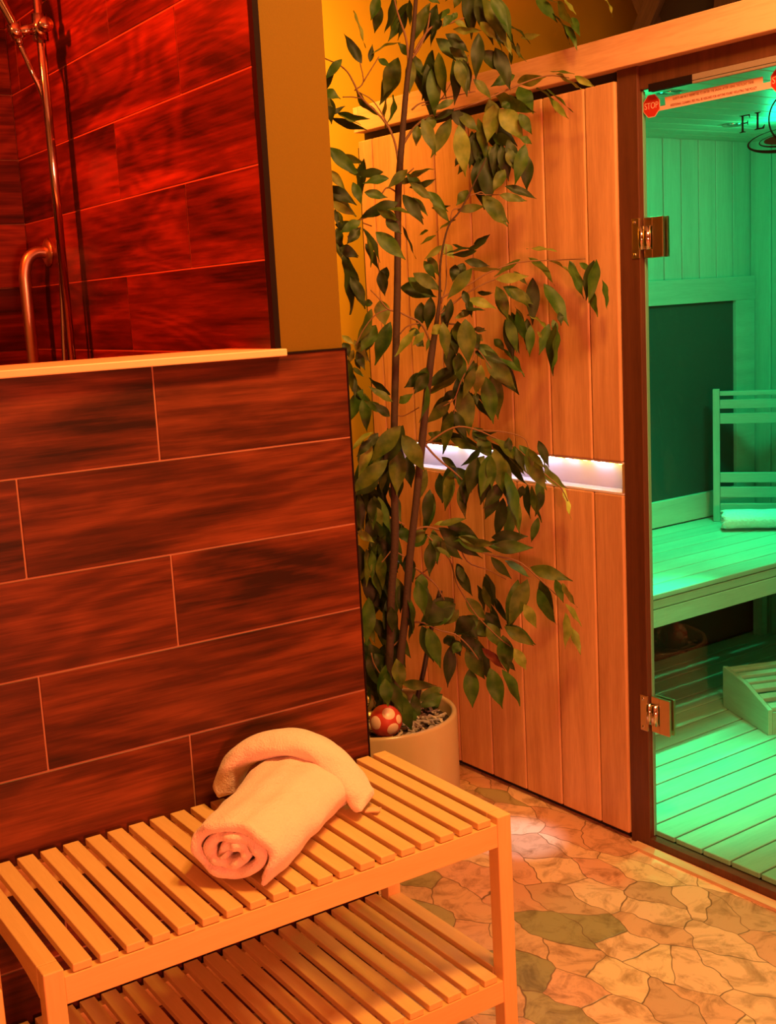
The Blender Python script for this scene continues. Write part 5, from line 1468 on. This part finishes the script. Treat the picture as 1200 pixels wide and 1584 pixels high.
for bx, by, bz, tx, ty, tz, w, roll, tone in recs:
    b0 = Vector((bx, by, bz)) / 1000 - PC
    t0 = Vector((tx, ty, tz)) / 1000 - PC
    d = t0 - b0
    ln = d.length
    if ln < 0.008:
        continue
    d.normalize()
    n = FRONT - d * FRONT.dot(d)
    n.normalize()
    n = Matrix.Rotation(math.radians(max(-68, min(68, roll))), 3, d) @ n
    s = d.cross(n).normalized()
    w = min(w * 1.0, 68) / 1000
    t0 = t0 + (t0 - b0) * 0.16
    b0 = b0 - (t0 - b0) * 0.03
    ln = (t0 - b0).length
    fold = lr.uniform(0.10, 0.32)
    bend = lr.uniform(-0.02, 0.10) * ln
    ph = lr.uniform(0, 6.28)
    wav = lr.uniform(0.02, 0.05) * w * 2
    tw_ = lr.uniform(-0.35, 0.35)
    vs = []
    for i in range(NL + 1):
        u = i / NL
        if u < 0.40:
            hw = 0.5 * w * math.sin(math.pi / 2 * u / 0.40) ** 0.8
        else:
            hw = 0.5 * w * max(math.cos(math.pi / 2 * (u - 0.40) / 0.60), 0) ** 1.3
        hw = max(hw, 0.0006)
        c = b0 + d * (ln * u) + n * (bend * math.sin(math.pi * u))
        ca, sa = math.cos(tw_ * u), math.sin(tw_ * u)
        s2 = s * ca + n * sa
        n2 = n * ca - s * sa
        for j in range(-NW, NW + 1):
            q = j / NW
            vs.append(c + s2 * (hw * q) + n2 * (abs(q) * hw * fold + wav * math.sin(u * 13 + ph + (1.3 if j > 0 else 0)) * abs(q)))
    fs = []
    k = 2 * NW + 1
    for i in range(NL):
        for j in range(2 * NW):
            fs.append([i * k + j, i * k + j + 1, (i + 1) * k + j + 1, (i + 1) * k + j])
    fm.add(vs, fs, tone, True)
me = bpy.data.meshes.new('foliage')
me.from_pydata(fm.v, [], fm.f)
me.update()
for i, p in enumerate(me.polygons):
    p.material_index = fm.m[i]
    p.use_smooth = True
for m in LEAFM:
    me.materials.append(m)
fo_ = bpy.data.objects.new('foliage', me)
COL.objects.link(fo_)
fo_.parent = pf

# ------------------------------------------------------------------ ornaments on the wood chips
rb = empty('spotted_ball', (1.532, 2.419, 0.3205), 0, 'glossy red ball with round cream spots sitting in the plant pot', 'ornament')
BR = 0.040
mb = MB()
prof = [(BR * math.sin(math.pi * i / 24), BR * (1 - math.cos(math.pi * i / 24))) for i in range(25)]
mb.lathe(prof, 0, 0, 0, 40)
mb.build('ball', M['red_gloss'], rb)


def dome(direction, ang, R0, parent, name):
    d = Vector(direction).normalized()
    a = Vector((0, 0, 1)) if abs(d.z) < 0.9 else Vector((1, 0, 0))
    x = d.cross(a).normalized()
    y = d.cross(x)
    v, f = [Vector((0, 0, BR)) + d * R0], []
    nr, ns = 5, 28
    for i in range(1, nr + 1):
        th = math.radians(ang) * i / nr
        R1 = R0 if i < nr else R0 - 0.0012
        for k in range(ns):
            ph = 2 * math.pi * k / ns
            v.append(Vector((0, 0, BR)) + (d * math.cos(th) + (x * math.cos(ph) + y * math.sin(ph)) * math.sin(th)) * R1)
    for k in range(ns):
        f.append([0, 1 + k, 1 + (k + 1) % ns])
    for i in range(nr - 1):
        for k in range(ns):
            f.append([1 + i * ns + k, 1 + (i + 1) * ns + k, 1 + (i + 1) * ns + (k + 1) % ns, 1 + i * ns + (k + 1) % ns])
    m_ = MB()
    m_.add(v, f, 0, True)
    m_.build(name, M['cream_dot'], parent)


CAMD = Vector((-0.53, -0.84, 0.10))
RGT = Vector((0.84, -0.53, 0))
for rx, uz, an in ((0.50, -0.42, 25), (-0.95, 0.10, 27), (0.30, 0.95, 26), (1.6, 0.35, 18)):
    dome(CAMD + RGT * rx + Vector((0, 0, uz)), an, BR + 0.0006, rb, 'spot')
dome((0.6, 0.8, 0.2), 22, BR + 0.0006, rb, 'spot')

fg = empty('gold_figurine', (1.579, 2.572, 0.3205), math.radians(-57), 'small antique gold head figurine with a topknot behind the red ball', 'figurine')
# local -x... the face looks along local -y
mb = MB()
hd_prof = [(0.0, 0.0), (0.017, 0.0), (0.019, 0.004), (0.014, 0.009), (0.0085, 0.014), (0.0085, 0.019), (0.0135, 0.023), (0.0165, 0.031), (0.0175, 0.040), (0.0165, 0.048), (0.013, 0.055), (0.008, 0.059), (0.0055, 0.062), (0.0062, 0.066), (0.0045, 0.070), (0.0, 0.0715)]
mb.lathe(hd_prof, 0, 0, 0, 28)
f_ = mb.build('head', M['gold_figure'], fg)
mb = MB()
mb.tube([(0, -0.0165, 0.042), (0, -0.0215, 0.034), (0, -0.0165, 0.033)], [0.0015, 0.0028, 0.0015], 8)
for sx in (-1, 1):
    mb.tube([(sx * 0.010, -0.0145, 0.0420), (sx * 0.006, -0.0170, 0.0428), (sx * 0.003, -0.0172, 0.0415)], [0.0007, 0.0013, 0.0007], 6)
    mb.tube([(sx * 0.0172, -0.001, 0.043), (sx * 0.0195, 0, 0.037), (sx * 0.0178, -0.001, 0.027)], [0.0015, 0.0024, 0.0016], 8)
mb.tube([(-0.005, -0.0152, 0.0288), (0, -0.0170, 0.0282), (0.005, -0.0152, 0.0288)], [0.0006, 0.0014, 0.0006], 6)
mb.build('face', M['gold_figure'], f_)
